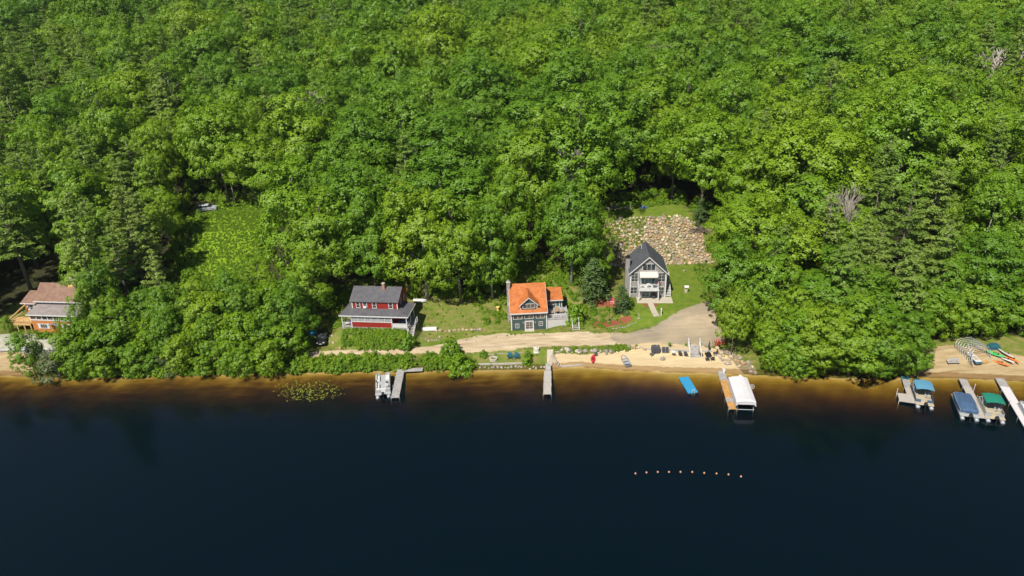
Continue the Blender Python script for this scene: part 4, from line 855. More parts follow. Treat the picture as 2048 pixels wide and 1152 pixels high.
def pontoon_boat(bow, stern, label, W_=2.5, cover=None, canopy=None, fence='alu', seat='seat_white', floor='seat_grey', name='pontoon_boat', lift=0.0):
    A, B = W(*stern, .6), W(*bow, .6); L = float(np.hypot(*(B - A)[:2])); t_ = thing(name, label, 'boat', (A[0], A[1], lift), heading(A, B)); h = W_ / 2
    for sx in (-1, 1):
        x = sx * (h - .36)
        MB().path([(x, -.1, .12), (x, .0, .12), (x, L - .9, .12), (x, L - .3, .22), (x, L + .05, .38)], [.27, .30, .30, .22, .05], 10).build('pontoon', 'alu', t_, smooth=True)
    MB().bbox(-h, h, .25, L - .15, .44, .54, .03).build('deck', floor, t_)
    f = MB(); y0, y1 = .95, L - .35
    for sx in (-1, 1):
        f.box(sx * (h - .07) - .02, sx * (h - .07) + .02, y0, y1 - .35, .58, 1.08); f.tube((sx * (h - .07), y0, 1.12), (sx * (h - .07), y1 - .3, 1.12), .03, n=5)
        f.box(min(sx * .45, sx * (h - .3)), max(sx * .45, sx * (h - .3)), y1 - .02, y1 + .02, .58, 1.08); f.box(min(sx * .4, sx * (h - .07)), max(sx * .4, sx * (h - .07)), y0 - .02, y0 + .02, .58, 1.0)
        f.prism([(sx * (h - .05), y1 - .35, .58), (sx * (h - .09), y1 - .35, .58), (sx * (h - .32), y1, .58), (sx * (h - .28), y1 + .02, .58)], (0, 0, .5))
    f.build('fence', fence, t_)
    m_ = MB().loft([[(-.2, -.1, .55), (.2, -.1, .55), (.2, .3, .55), (-.2, .3, .55)], [(-.24, -.35, .95), (.24, -.35, .95), (.22, .25, .95), (-.22, .25, .95)], [(-.15, -.25, 1.2), (.15, -.25, 1.2), (.14, .15, 1.2), (-.14, .15, 1.2)]]).box(-.07, .07, -.12, .12, -.35, .56)
    m_.build('outboard_motor', 'black', t_, (0, -.12, 0))
    if cover:
        rings = []
        for y, zc, w_ in ((y0 - .1, 1.02, .9), (y0 + .25, 1.3, 1.0), (L * .42, 1.5, 1.03), (L * .65, 1.38, 1.03), (y1 - .4, 1.2, .98), (y1 + .05, 1.02, .72)):
            rings.append([(-h * w_, y, .75), (-h * w_, y, 1.1), (-h * w_ * .55, y, 1.1 + (zc - 1.1) * .75), (0, y, max(zc, 1.12)), (h * w_ * .55, y, 1.1 + (zc - 1.1) * .75), (h * w_, y, 1.1), (h * w_, y, .75)])
        MB().loft(rings).build('boat_cover', cover, t_); return t_, L
    def bench(x0, x1, ya, yb_, back):
        s_ = MB().bbox(x0, x1, ya, yb_, .545, .88, .05); o_ = s_.build('seat', seat, t_)
        k = MB()
        if back == 'x': xx = x0 if abs(x0) > abs(x1) else x1; k.bbox(min(xx, xx - math.copysign(.17, xx)), max(xx, xx - math.copysign(.17, xx)), ya + .02, yb_ - .02, .885, 1.2, .05)
        else: k.bbox(x0 + .02, x1 - .02, ya, ya + .17, .885, 1.2, .05)
        k.build('cushion', seat, o_)
    for sx in (-1, 1): bench(min(sx * .5, sx * (h - .12)), max(sx * .5, sx * (h - .12)), L - 2.35, L - .8, 'x')
    bench(-h + .15, -h + .72, 1.7, 3.3, 'x'); bench(-h + .15, h - .6, 1.05, 1.6, 'y')
    c_ = MB().loft([[(.35, L * .47, .545), (h - .15, L * .47, .545), (h - .15, L * .47 + .55, .545), (.35, L * .47 + .55, .545)], [(.4, L * .47 + .1, 1.2), (h - .15, L * .47 + .1, 1.2), (h - .15, L * .47 + .5, 1.2), (.4, L * .47 + .5, 1.2)]]).build('console', 'seat_grey', t_)
    MB().tube((.68, L * .47 + .05, 1.0), (.68, L * .47 - .06, 1.1), .17, .17, n=12).build('steering_wheel', 'black', c_)
    MB().bbox(.4, .95, L * .47 - .95, L * .47 - .4, .7, .92, .05).bbox(.4, .95, L * .47 - 1.05, L * .47 - .92, .93, 1.4, .04).tube((.67, L * .47 - .67, .54), (.67, L * .47 - .67, .7), .06).build('captain_chair', seat, t_)
    if canopy:
        y2, y3 = L * .28, L * .74; n = 7; zt = 2.35
        top = [(-h * .98 + 2 * h * .98 * k / n, zt + .22 * (1 - (2 * k / n - 1) ** 2)) for k in range(n + 1)]
        rings = []
        for y in np.linspace(y2, y3, 5):
            e = .07 * (1 - ((y - (y2 + y3) / 2) / ((y3 - y2) / 2)) ** 2)
            rings.append([(x, y, z + e) for x, z in top] + [(x, y, z + e - .05) for x, z in top[::-1]])
        co_ = MB().loft(rings).build('bimini_top', canopy, t_)
        fr_ = MB()
        for sx in (-1, 1):
            for y in (y2 + .05, (y2 + y3) / 2, y3 - .05): fr_.tube((sx * (h - .07), L * .5, 1.12), (sx * h * .95, y, zt), .025, n=5)
        fr_.build('canopy_frame', 'alu', co_)
    return t_, L
pontoon_boat((766, 748), (766, 790), 'open grey and white pontoon boat beside the L-shaped dock', 2.55, fence='seat_grey')
pontoon_boat((1836, 770), (1851, 811), 'tan pontoon boat with pale blue bimini top', 2.6, canopy='blue', seat='tan', fence='navy', floor='tan')
pontoon_boat((1921, 788), (1941, 834), 'pontoon boat wrapped in a navy cover', 2.6, cover='navy')
pontoon_boat((1971, 797), (1993, 839), 'tan pontoon boat with dark green bimini top', 2.6, canopy='canvas_green', seat='tan', floor='tan')
pontoon_boat((2052, 806), (2078, 850), 'grey pontoon boat cut off by the right edge', 2.5)
# covered boat lift
A, B = W(1493, 801, 2.2), W(1476, 752, 2.2); Lc = float(np.hypot(*(B - A)[:2])); t_ = thing('boat_lift', 'boat lift with a long white canopy beside the orange planked dock', 'boat lift', (A[0], A[1], 0), heading(A, B))
rings = []
for y in (-.1, .15, Lc * .5, Lc - .15, Lc + .1):
    e = .16 if y in (-.1, Lc + .1) else 0
    rings.append([(-1.55, y, 1.05 + e * .5), (-1.48, y, 1.95 - e), (-.8, y, 2.2 - e), (0, y, 2.27 - e), (.8, y, 2.2 - e), (1.48, y, 1.95 - e), (1.55, y, 1.05 + e * .5), (1.51, y, 1.05 + e * .5), (1.43, y, 1.9 - e), (0, y, 2.22 - e), (-1.43, y, 1.9 - e), (-1.51, y, 1.05 + e * .5)])
MB().loft(rings).build('canopy', 'canopy', t_)
for yy_ in (-.1, Lc + .06): MB().prism([(-1.5, yy_, 1.15), (-1.46, yy_, 1.86), (-.8, yy_, 2.04), (0, yy_, 2.1), (.8, yy_, 2.04), (1.46, yy_, 1.86), (1.5, yy_, 1.15), (1.2, yy_, 1.5), (-1.2, yy_, 1.5)], (0, .04, 0)).build('canopy_end', 'canopy', t_)
fr_ = MB()
for sx in (-1, 1):
    for y in (.6, Lc - .6): MB().tube((sx * 1.38, y, -2.6), (sx * 1.38, y, 1.85), .05, n=6).build('post', 'alu', t_)
    fr_.tube((sx * 1.38, .2, 1.6), (sx * 1.38, Lc - .2, 1.6), .04, n=6).tube((sx * 1.38, .6, .1), (sx * 1.38, Lc - .6, .1), .05, n=6)
fr_.tube((-1.5, .6, .1), (1.5, .6, .1), .05, n=6).tube((-1.5, Lc - .6, .1), (1.5, Lc - .6, .1), .05, n=6); fr_.build('frame', 'alu', t_)
wl = MB().path([(1.95 + .4 * math.cos(a), Lc * .75, 1.35 + .4 * math.sin(a)) for a in np.linspace(0, 6.283, 16)], .03, 5); [wl.tube((1.95, Lc * .75, 1.35), (1.95 + .4 * math.cos(a), Lc * .75, 1.35 + .4 * math.sin(a)), .02, n=4) for a in (0, 1.05, 2.1, 3.14, 4.2, 5.2)]; wl.tube((1.38, Lc * .75, 1.35), (1.95, Lc * .75, 1.35), .04, n=5).build('winch_wheel', 'white', t_)
def hull(L, Bm, H, nose=.0, square=True, n=9):
    """upright open hull: outline rings from stern (y = 0) to bow"""
    rings = []
    for k in range(n):
        q = k / (n - 1); w_ = Bm / 2 * ((.86 if square else math.sin(math.pi * max(q, .03) * .98) ** .6) if q < .35 or not square else .86 + .14 * math.sin((q - .35) * 2.4)) * (1 if q < .5 or not square else max(.03, (1 - ((q - .5) / .5) ** 2.2)))
        sheer = H * (1 + .25 * q * q + (0 if square else .15 * (1 - 2 * q) ** 2)); y = L * q
        rings.append([(-w_, y, sheer), (-w_ * .93, y, H * .35), (-w_ * .5, y, .02 + nose * q * q), (w_ * .5, y, .02 + nose * q * q), (w_ * .93, y, H * .35), (w_, y, sheer)])
    return rings
t_ = pontoon_lift = None
A, B = W(1494, 803, .4), W(1477, 752, .4)
t_ = thing('motor_boat', 'white motor boat stored under the long white canopy', 'boat', (A[0], A[1], .25), heading(A, B))
MB().loft(hull(Lc * .95, 2.2, .8, .3)).build('hull', 'white', t_); MB().loft([[(-.8, 2.2, .85), (.8, 2.2, .85), (.8, 2.4, .85), (-.8, 2.4, .85)], [(-.7, 2.4, 1.3), (.7, 2.4, 1.3), (.7, 2.46, 1.3), (-.7, 2.46, 1.3)]]).build('windscreen', 'glass', t_)
MB().loft([[(-.2, -.1, .5), (.2, -.1, .5), (.2, .25, .5), (-.2, .25, .5)], [(-.22, -.3, 1.0), (.22, -.3, 1.0), (.2, .2, 1.0), (-.2, .2, 1.0)]]).build('outboard_motor', 'black', t_, (0, -.2, 0))

# ---------------- small craft
def rowboat(p, rz, L, Bm, H, mat, label, flip=False, name='rowboat', z=0.0, cat='rowboat'):
    t_ = thing(name, label, cat, (p[0], p[1], p[2] + z), rz); m_ = MB(); R2 = hull(L, Bm, H, .08)
    if flip:
        m_.loft([[(x, y - L / 2, H * 1.1 - z_) for x, y, z_ in r] for r in R2]).build('hull', mat, t_)
        m_ = MB().tube((0, -L * .45, H * 1.09), (0, L * .38, H * 1.03), .035, n=5); m_.build('keel', mat, t_); return t_
    inner = [[(x * .93, y, max(z_ - (.0 if i in (0, 5) else -.06), .08)) for i, (x, y, z_) in enumerate(r)] for r in R2]
    n = len(R2); vs = [Vector((x, y - L / 2, z_)) for r in R2 for x, y, z_ in r]; vi = [Vector((x, y - L / 2, z_)) for r in inner for x, y, z_ in r]
    fs = []; o6 = 6 * n
    for k in range(n - 1):
        for i in range(5):
            fs.append((k * 6 + i, k * 6 + i + 1, k * 6 + 7 + i, k * 6 + 6 + i)); fs.append((o6 + k * 6 + i, o6 + k * 6 + 6 + i, o6 + k * 6 + 7 + i, o6 + k * 6 + i + 1))
        fs.append((k * 6, k * 6 + 6, o6 + k * 6 + 6, o6 + k * 6)); fs.append((k * 6 + 5, o6 + k * 6 + 5, o6 + k * 6 + 11, k * 6 + 11))
    fs.append((0, 1, 2, 3, 4, 5)); fs.append((o6, o6 + 5, o6 + 4, o6 + 3, o6 + 2, o6 + 1)); m_.add(vs + vi, fs).build('hull', mat, t_)
    for q in (.18, .45, .7): MB().bbox(-Bm * .42, Bm * .42, L * (q - .5) - .14, L * (q - .5) + .14, H * .62, H * .70, .01).build('seat', mat, t_)
    return t_
def lay(px, py, px2, py2, z=.0):
    a, b_ = G(px, py), G(px2, py2); return ((a + b_) / 2, heading(a, b_), float(np.hypot(*(b_ - a)[:2])))
p, rz, L = lay(1256, 736, 1245, 711); rowboat(p, rz, min(L, 4.6), 1.35, .48, 'alu', 'open aluminium rowboat pulled up on the sandy beach', z=-.05)
t_ = None
p, rz, L = lay(872, 659.5, 844, 659); rowboat(p, rz, 3.0, 1.25, .45, 'white', 'white rowboat lying upside down on the lawn above the stone row', True)
p, rz, L = lay(826, 607, 850, 607); rowboat(p + (.2, .4, 0), rz, 2.7, 1.2, .4, 'white', 'white upturned dinghy half hidden behind the red house porch roof', True, z=.35)
def kayak(p, rz, L, Bm, mat, label, tilt=0.0, z=0.0, name='kayak', flip=False, group=None):
    t_ = thing(name, label, 'kayak', (p[0], p[1], p[2] + z), rz, group); rg = []
    for q in np.linspace(0, 1, 13):
        w_ = Bm / 2 * max(.04, math.sin(math.pi * q)) ** .7; y = (q - .5) * L; k = .10 * abs(2 * q - 1) ** 3
        rg.append([(w_ * math.cos(a), y, .15 + k + (.15 if math.sin(a) < 0 else .12) * math.sin(a) * (w_ / (Bm / 2)) ** .5) for a in np.linspace(0, 6.283, 10, endpoint=False)])
    t_.rotation_euler = (0, tilt, rz)
    MB().loft(rg).build('hull', mat, t_, smooth=True)
    if not flip:
        MB().loft([[(.19 * k * math.cos(a), .42 * k * math.sin(a) - .1, zz) for a in np.linspace(0, 6.283, 14, endpoint=False)] for k, zz in ((1.12, .255), (1.1, .31), (.95, .31), (.9, .262))]).build('cockpit', 'black', t_)
        MB().bbox(-.16, .16, -.45, -.38, .27, .5, .02).build('backrest', 'black', t_)
    return t_
p, rz, L = lay(1185, 727, 1187, 710.5); kayak(p, rz, 2.9, .85, 'red_plastic', 'red kayak lying on the sand near the waterline')
t_ = thing('kayak_bag', 'small dark bag beside the red kayak', 'bag', G(1192, 711)); MB().bbox(-.3, .3, -.25, .25, 0, .4, .1).build('bag', 'charcoal', t_); MB().path([(-.2, 0, .38), (0, 0, .52), (.2, 0, .38)], .03, 5).build('strap', 'black', t_)
# buoys
B0 = None
for k, (x_, y_) in enumerate([(1271, 947), (1293, 945), (1315.5, 944), (1338, 944), (1361, 944), (1384.5, 944), (1408.5, 946), (1433, 947), (1457, 949), (1482, 953)]):
    p = W(x_, y_, .1)
    if B0 is None:
        B0 = thing('buoy', '', 'buoy', p, 0, 'orange buoys in a line across the dark water')
        MB().loft([[(.12 * s_ * math.cos(a), .12 * s_ * math.sin(a), zz * .7) for a in np.linspace(0, 6.283, 12, endpoint=False)] for s_, zz in ((.3, -.15), (.85, -.09), (1, 0), (.88, .09), (.55, .15), (.2, .175))]).build('float', 'buoy', B0, smooth=True)
        MB().tube((0, 0, .118), (0, 0, .18), .03, .03, n=6).build('eyelet', 'white', B0); c_ = B0
    else: c_ = copy_tree(B0); c_.location = tuple(p)
    c_['label'] = ['orange buoy at the left end of the swimming line', 'second orange buoy from the left end of the swimming line', 'third orange buoy from the left end of the swimming line', 'fourth orange buoy from the left end of the swimming line', 'fifth orange buoy from the left, middle of the swimming line', 'sixth orange buoy from the left, middle of the swimming line', 'fourth orange buoy from the right end of the swimming line', 'third orange buoy from the right end of the swimming line', 'second orange buoy from the right end of the swimming line', 'orange buoy at the right end of the swimming line'][k]
# lily pads
pts = []
while len(pts) < 430:
    a, q = rng.uniform(0, 6.28), rng.random() ** .6
    px_, py_ = 619 + 62 * q * math.cos(a), 782 + 20 * q * math.sin(a); px_ += rng.normal() * 8; py_ += rng.normal() * 2.6
    if rng.random() < .2 + .8 * (math.sin(px_ * .35) * math.sin(py_ * .6) > -.3): pts.append(W(px_, py_, .02))
C_ = np.array(pts); sz = rng.uniform(.12, .34, len(C_)); o = bpy.data.objects.new('lily_pads', leafmesh('lily_pads', quads(C_ + np.stack([0 * sz, 0 * sz, rng.uniform(0, .03, len(sz))], 1), unit(np.array([0, 0, 1.]) + .12 * rng.normal(size=(len(C_), 3))), sz * 1.2, sz, rng), 'lily')); col.objects.link(o); tag(o, 'patch of yellow green lily pads floating near the shore', 'lily pads', kind='stuff')

# ================================================================== STONES
def rock_mesh(seed):
    r = random.Random(seed); bm = bmesh.new(); bmesh.ops.create_icosphere(bm, subdivisions=2, radius=.5)
    pl = [(Vector((r.uniform(-1, 1), r.uniform(-1, 1), r.uniform(-1, 1))).normalized(), r.uniform(.26, .42)) for _ in range(9)]
    for v in bm.verts:
        for n_, d_ in pl:
            k = v.co.dot(n_)
            if k > d_: v.co -= n_ * (k - d_) * .9
        v.co += Vector((r.uniform(-1, 1), r.uniform(-1, 1), r.uniform(-1, 1))) * .018
        v.co.z *= .78
    me = bpy.data.meshes.new('boulder'); bm.to_mesh(me); bm.free(); return me
RM = [rock_mesh(k) for k in range(7)]; RG = [m_.copy() for m_ in RM]
for m_ in RM: m_.materials.append(M['rock'])
for m_ in RG: m_.materials.append(M['rock_grey'])
def boulder(x, y, s, label, group, grey=False, sx=1.0, z=None, cat='boulder'):
    o = bpy.data.objects.new('boulder', (RG if grey else RM)[int(rng.integers(7))]); col.objects.link(o)
    o.location = (float(x), float(y), (tz(x, y) if z is None else float(z)) + s * .18); o.scale = (s * sx, s * rng.uniform(.8, 1.1), s * rng.uniform(.85, 1.15)); o.rotation_euler = (rng.normal() * .25, rng.normal() * .25, rng.uniform(0, 6.28) if sx == 1 else rng.normal() * .15)
    return tag(o, label, cat, group)
P_ = []
for _ in range(30000):
    x, y = rng.uniform(19.5, 45.5), rng.uniform(140.5, 154.2); qx, qy = x + .7 * math.sin(y * 2.1) + .4 * math.sin(y * 5.3), y + .5 * math.sin(x * 1.9) + .4 * math.sin(x * 4.7)
    if not inpoly(np.array([qx]), np.array([qy]), Z_ROCK[0])[0]: continue
    s_ = float(np.clip(rng.lognormal(-1.24, .5), .15, 1.0))
    P_.append((s_, x, y))
P_.sort(reverse=True); kept = []; cell = {}
for s_, x, y in P_:
    k = (int(x), int(y)); ok = True
    for i in (-1, 0, 1):
        for j in (-1, 0, 1):
            for s2, x2, y2 in cell.get((k[0] + i, k[1] + j), ()):
                if (x - x2) ** 2 + (1.2 * (y - y2)) ** 2 < (.40 * (s_ + s2)) ** 2: ok = False
    if ok: kept.append((s_, x, y)); cell.setdefault(k, []).append((s_, x, y))
    if len(kept) > 4200: break
for s_, x, y in kept[:190]: boulder(x, y, s_, 'large tan or grey boulder set in the rubble slope behind the grey house', 'boulders of the rubble slope')
src = []
for o in list(col.objects):
    if o.name.startswith('boulder') and len(src) < 7 and o.data in RM and o.data not in [q.data for q in src]: src.append(o)
scatter('rubble_stones', [(x, y, tz(x, y) + s_ * .15, s_, int(rng.integers(len(src)))) for s_, x, y in kept[190:]], src, label='smaller broken stones filling the slope behind the grey house', cat='stones')
def row(pts, n, s0, s1, label, group, grey=False, jit=.15, pix=True, squash=1.0):
    W_ = [G(*p)[:2] for p in pts] if pix else [np.array(p) for p in pts]
    seg = [np.hypot(*(W_[i + 1] - W_[i])) for i in range(len(W_) - 1)]; T = sum(seg)
    for k in range(n):
        d_ = T * (k + .5) / n; i = 0
        while d_ > seg[i]: d_ -= seg[i]; i += 1
        q = W_[i] + (W_[i + 1] - W_[i]) * d_ / seg[i] + rng.normal(size=2) * jit
        boulder(q[0], q[1], rng.uniform(s0, s1), label, group, grey)
row([(868, 662), (905, 663), (965, 661)], 14, .6, 1.0, 'pale boulder in the low stone row edging the lawn of the red house', 'stone row below the lawn')
row([(842, 679), (862, 681), (880, 681), (880, 672)], 9, .3, .5, 'small stone edging the garden patch below the white rowboat', 'stones of the garden patch', True)
row([(1108, 702), (1150, 703), (1190, 704), (1228, 704)], 12, .75, 1.25, 'big rounded grey boulder in the low wall behind the sand near the red kayak', 'boulder wall behind the sand', True, .12)
row([(1112, 706), (1170, 707), (1232, 707)], 9, .5, .85, 'smaller grey boulder at the foot of the wall behind the sand', 'boulder wall foot', True, .12)
row([(1255, 698), (1275, 696), (1294, 701)], 7, .5, .8, 'tan boulder at the end of the timber wall beside the covered beach grill', 'boulders beside the beach grill', False, .15)
row([(960, 736), (1000, 735), (1052, 734)], 18, .35, .6, 'dark stone in the low shore wall below the fire pit', 'shore wall stones', True, .15)
row([(1098, 733), (1075, 737), (1058, 737)], 6, .4, .6, 'shore stone beside the landing of the narrow dock', 'stones beside the landing', True, .12)
row([(1108, 712), (1112, 726), (1122, 734)], 6, .5, .8, 'flat grey stone in the steps between landing and sand', 'landing step stones', True, .08)
row([(1425, 706), (1440, 714), (1452, 726), (1462, 732)], 12, .5, .9, 'grey stone edging the right end of the sandy beach', 'beach edge stones', True, .2)
row([(1436, 703), (1462, 714), (1488, 728), (1508, 744)], 30, .5, 1.0, 'pale boulder under the leaning shore trees beside the beach', 'boulders under the shore trees', False, .5)
row([(1278, 626), (1280, 636), (1268, 648), (1250, 655), (1225, 661)], 16, .3, .55, 'small stone edging the terraced garden beside the gravel driveway', 'garden edge stones', True, .12)
row([(652, 668), (664, 690), (676, 697), (690, 698)], 9, .4, .8, 'pale stone on the bank beside the parked black car', 'stones beside the black car', False, .3)
row([(828, 716), (830, 726), (832, 734)], 6, .45, .6, 'flat pale stone step leading down to the L-shaped dock', 'stone steps to the dock', False, .05)
boulder(*G(1325, 719)[:2], 1.05, 'smooth grey boulder lying alone on the open sand', None, True)
boulder(*G(1369, 543)[:2], .8, 'white boulder on the lawn behind the grey house', None)

# ================================================================== BEACH, YARDS
def lounge(px, py, mat, label, rz=0.0, flat=False):
    p = G(px, py); t_ = thing('lounge_chair', label, 'lounge chair', p, R_(180) + rz)
    MB().bbox(-.32, .32, -.95, .35, .28, .36, .02).build('seat', mat, t_)
    MB().prism([(-.32, .36, .30), (.32, .36, .30), (.32, .95, .75), (-.32, .95, .75)], (0, .05, .06)).build('backrest', mat, t_)
    for sx in (-1, 1):
        for sy in (-.85, .3): MB().tube((sx * .29, sy, -.05), (sx * .29, sy, .29), .03, n=5).build('leg', 'steel', t_)
    return t_
for a in [(1346.5, 708, 'seat_white', 'white lounge chair on the sand beside the timber wall'), (1360, 709, 'charcoal', 'dark grey lounge chair next to the white lounge chair'), (1371, 710, 'charcoal', 'dark grey lounge chair nearest the white beach stairs')]: lounge(*a, rz=R_(-6))
for k, px_ in enumerate((1327, 1334)): o = patio_chair(None, G(px_, 706), R_(-8), ['grey beach chair nearest the covered grill by the timber wall', 'grey beach chair between its twin and the white lounge chair'][k])
patio_chair(None, G(1303, 712), R_(-60), 'small dark folding chair alone on the sand left of the grill')
t_ = thing('beach_grill', 'large grey covered grill at the left end of the timber wall', 'grill', G(1311, 704), R_(-5))
MB().loft([[(-.75 * k, -.45 * k, z), (.75 * k, -.45 * k, z), (.75 * k, .45 * k, z), (-.75 * k, .45 * k, z)] for k, z in ((1, .05), (1.02, .8), (.9, 1.2), (.55, 1.35))]).build('cover', 'charcoal', t_); MB().bbox(-.6, .6, -.35, .35, -.15, .045).build('cart', 'black', t_); MB().tube((.2, 0, 1.34), (.2, 0, 1.45), .12).build('vent', 'steel', t_)
A, B = G(1292, 698), G(1379, 702); L = float(np.hypot(*(B - A)[:2])); zb = W(1335, 712, .5)[2]
t_ = thing('timber_wall', 'low grey timber retaining wall behind the beach chairs', 'wall', (A[0], A[1], .2), heading(A, B) + R_(90))
for k in range(5): MB().bbox(0 + .1 * (k % 2), L, -.15, .12, k * .26, k * .26 + .25, .02).build('timber', 'timber', t_)
A2, B2 = G(1402, 702), G(1424, 703); L = float(np.hypot(*(B2 - A2)[:2])); t_ = thing('timber_wall', 'short grey timber retaining wall right of the white beach stairs', 'wall', (A2[0], A2[1], .2), heading(A2, B2) + R_(90))
for k in range(5): MB().bbox(0 + .1 * (k % 2), L, -.15, .12, k * .26, k * .26 + .25, .02).build('timber', 'timber', t_)
p = G(1391, 713); zt_ = tz(*G(1391, 696)[:2]); t_ = thing('beach_stairs', 'grey timber stairs with white posts and rails down to the beach', 'stairs', p, R_(-4))
for k in range(5): MB().bbox(-.85, .85, k * .42 - .2, k * .42 + .3, (k) * .25 - .2, (k + 1) * .25 - .02).build('step', 'timber', t_)
for sx in (-1, 1):
    m_ = MB(); m_.tube((sx * .98, -.2, -.2), (sx * .98, -.2, 1.1), .09, n=6).tube((sx * .98, 2.0, .5), (sx * .98, 2.0, 2.4), .09, n=6).tube((sx * .98, -.2, 1.0), (sx * .98, 2.0, 2.2), .06, n=5).tube((sx * .98, -.2, .5), (sx * .98, 2.0, 1.7), .04, n=5).tube((sx * .98, 2.0, 2.4), (sx * .98, 2.0, 2.62), .13, .02, n=6)
    m_.build('handrail', 'white', t_)
p = G(1416, 712); t_ = thing('fire_table', 'dark square fire table ringed by dark chairs on the beach', 'table', p)
MB().bbox(-.5, .5, -.5, .5, .3, .5).build('tabletop', 'black', t_); MB().box(-.38, .38, -.38, .38, -.05, .295).build('base', 'charcoal', t_)
for k, (dx, dy, a) in enumerate([(-1.2, .1, 90), (1.2, .1, -90), (-.4, -1.0, 180), (.5, -1.0, 180)]): patio_chair(None, (p[0] + dx, p[1] + dy, tz(p[0] + dx, p[1] + dy)), R_(a), ['dark chair at the left side of the fire table', 'dark chair at the right side of the fire table', 'dark chair on the lake side of the fire table, nearer the stairs', 'dark chair on the lake side of the fire table, nearer the boulders'][k], frame='black')
t_ = thing('folded_umbrella', 'tall folded dark umbrella standing behind the fire table', 'umbrella', G(1417, 705)); MB().tube((0, 0, 0), (0, 0, 2.3), .035).build('pole', 'black', t_); MB().loft([[(.2 * k * math.cos(a), .2 * k * math.sin(a), z) for a in np.linspace(0, 6.283, 8, endpoint=False)] for k, z in ((.8, .8), (1, 1.2), (.6, 1.9), (.15, 2.35))]).build('canopy', 'charcoal', t_); MB().tube((0, 0, -.05), (0, 0, .08), .28, n=12).build('foot', 'black', t_)
for (px_, py_, lb) in ((1340, 693, 'small leafy potted plant on the timber wall behind the beach'), (1372, 694, 'white potted plant on the timber wall next to the beach stairs')):
    t_ = thing('potted_plant', lb, 'potted plant', G(px_, py_)); MB().tube((0, 0, -.1), (0, 0, .35), .16, .2, n=10).build('pot', 'charcoal' if px_ < 1350 else 'white', t_); cc = rng.normal(size=(60, 3)) * (.2, .2, .15) + (0, 0, .55); o = bpy.data.objects.new('foliage', leafmesh('foliage', quads(cc, unit(rng.normal(size=(60, 3)) + (0, 0, .8)), np.full(60, .2), np.full(60, .15), rng), 'leaf')); col.objects.link(o); o.parent = t_
t_ = thing('flower_clump', 'clump of red flowers under the tree beside the beach', 'flowers', G(1438, 691))
cc = rng.normal(size=(160, 3)) * (.5, .4, .25) + (0, 0, .6); o = bpy.data.objects.new('blossom', leafmesh('blossom', quads(cc, unit(rng.normal(size=(160, 3)) + (0, -.4, .8)), np.full(160, .2), np.full(160, .18), rng), 'redflower')); col.objects.link(o); o.parent = t_
cc = rng.normal(size=(120, 3)) * (.6, .5, .2) + (0, 0, .3); o = bpy.data.objects.new('foliage', leafmesh('foliage', quads(cc, unit(rng.normal(size=(120, 3)) + (0, 0, .8)), np.full(120, .25), np.full(120, .18), rng), 'leaf')); col.objects.link(o); o.parent = t_
def adirondack(px, py, label):
    t_ = thing('adirondack_chair', label, 'chair', G(px, py), R_(4))
    s_ = MB(); [s_.prism([(-.32 + k * .0, -.35 + k * .13, .40 - k * .03), (.32, -.35 + k * .13, .40 - k * .03), (.32, -.24 + k * .13, .375 - k * .03), (-.32, -.24 + k * .13, .375 - k * .03)], (0, 0, -.03)) for k in range(5)]; s_.build('seat', 'teal_chair', t_)
    b_ = MB(); [b_.prism([(-.34 + k * .14, .28, .25), (-.22 + k * .14, .28, .25), (-.22 + k * .14, .62, 1.05 - .03 * abs(k - 2)), (-.34 + k * .14, .62, 1.05 - .03 * abs(k - 2))], (0, .03, 0)) for k in range(5)]; b_.build('backrest', 'teal_chair', t_)
    for sx in (-1, 1):
        MB().bbox(sx * .42 - .07, sx * .42 + .07, -.42, .4, .56, .6, .02).build('armrest', 'teal_chair', t_)
        MB().box(sx * .40 - .03, sx * .40 + .03, -.4, -.3, 0, .555).build('leg', 'teal_chair', t_); MB().prism([(sx * .38 - .03, .3, .555), (sx * .38 - .03, .2, .555), (sx * .38 - .03, .42, .02), (sx * .38 - .03, .52, .02)], (.06, 0, 0)).build('leg', 'teal_chair', t_)
adirondack(1020, 717, 'teal adirondack chair nearer the fire pit'); adirondack(1033.5, 717, 'teal adirondack chair on the side away from the fire pit')
p = G(987, 719); t_ = thing('fire_pit', 'round pale stone fire pit on the grass near the teal chairs', 'fire pit', p)
ring = [[(r_ * math.cos(a), r_ * math.sin(a), z) for a in np.linspace(0, 6.283, 20, endpoint=False)] for r_, z in ((.75, -.1), (.74, .35), (.5, .36), (.48, 0))]
MB().loft(ring, caps=False).build('stone_ring', 'concrete', t_); MB().tube((0, 0, .0), (0, 0, .06), .47, n=20).build('ash', 'charcoal', t_)
p = G(1073, 703); t_ = thing('tree_stump', 'pale cut tree stump on the grass between teal chairs and landing', 'stump', p); MB().loft([[(.55 * k * math.cos(a) * (1 + .08 * math.sin(3 * a)), .5 * k * math.sin(a), z) for a in np.linspace(0, 6.283, 14, endpoint=False)] for k, z in ((1.2, -.1), (1.0, .15), (.96, .75))]).build('trunk', 'offwhite', t_); MB().tube((0, 0, .75), (.05, 0, 1.0), .25, .18, n=9).build('flower_pot', 'lattice', t_)
A, B = G(955, 730), G(1054, 727.5); L = float(np.hypot(*(B - A)[:2])); t_ = thing('shore_rail', 'long pale timber edging above the shore stones below the fire pit', 'edging', A, heading(A, B) + R_(90)); MB().bbox(0, L, -.12, .12, -.1, .28, .02).build('timber', 'beige', t_); [MB().box(L * q - .06, L * q + .06, .13, .23, -.3, .2).build('stake', 'timber', t_) for q in (.05, .35, .65, .95)]
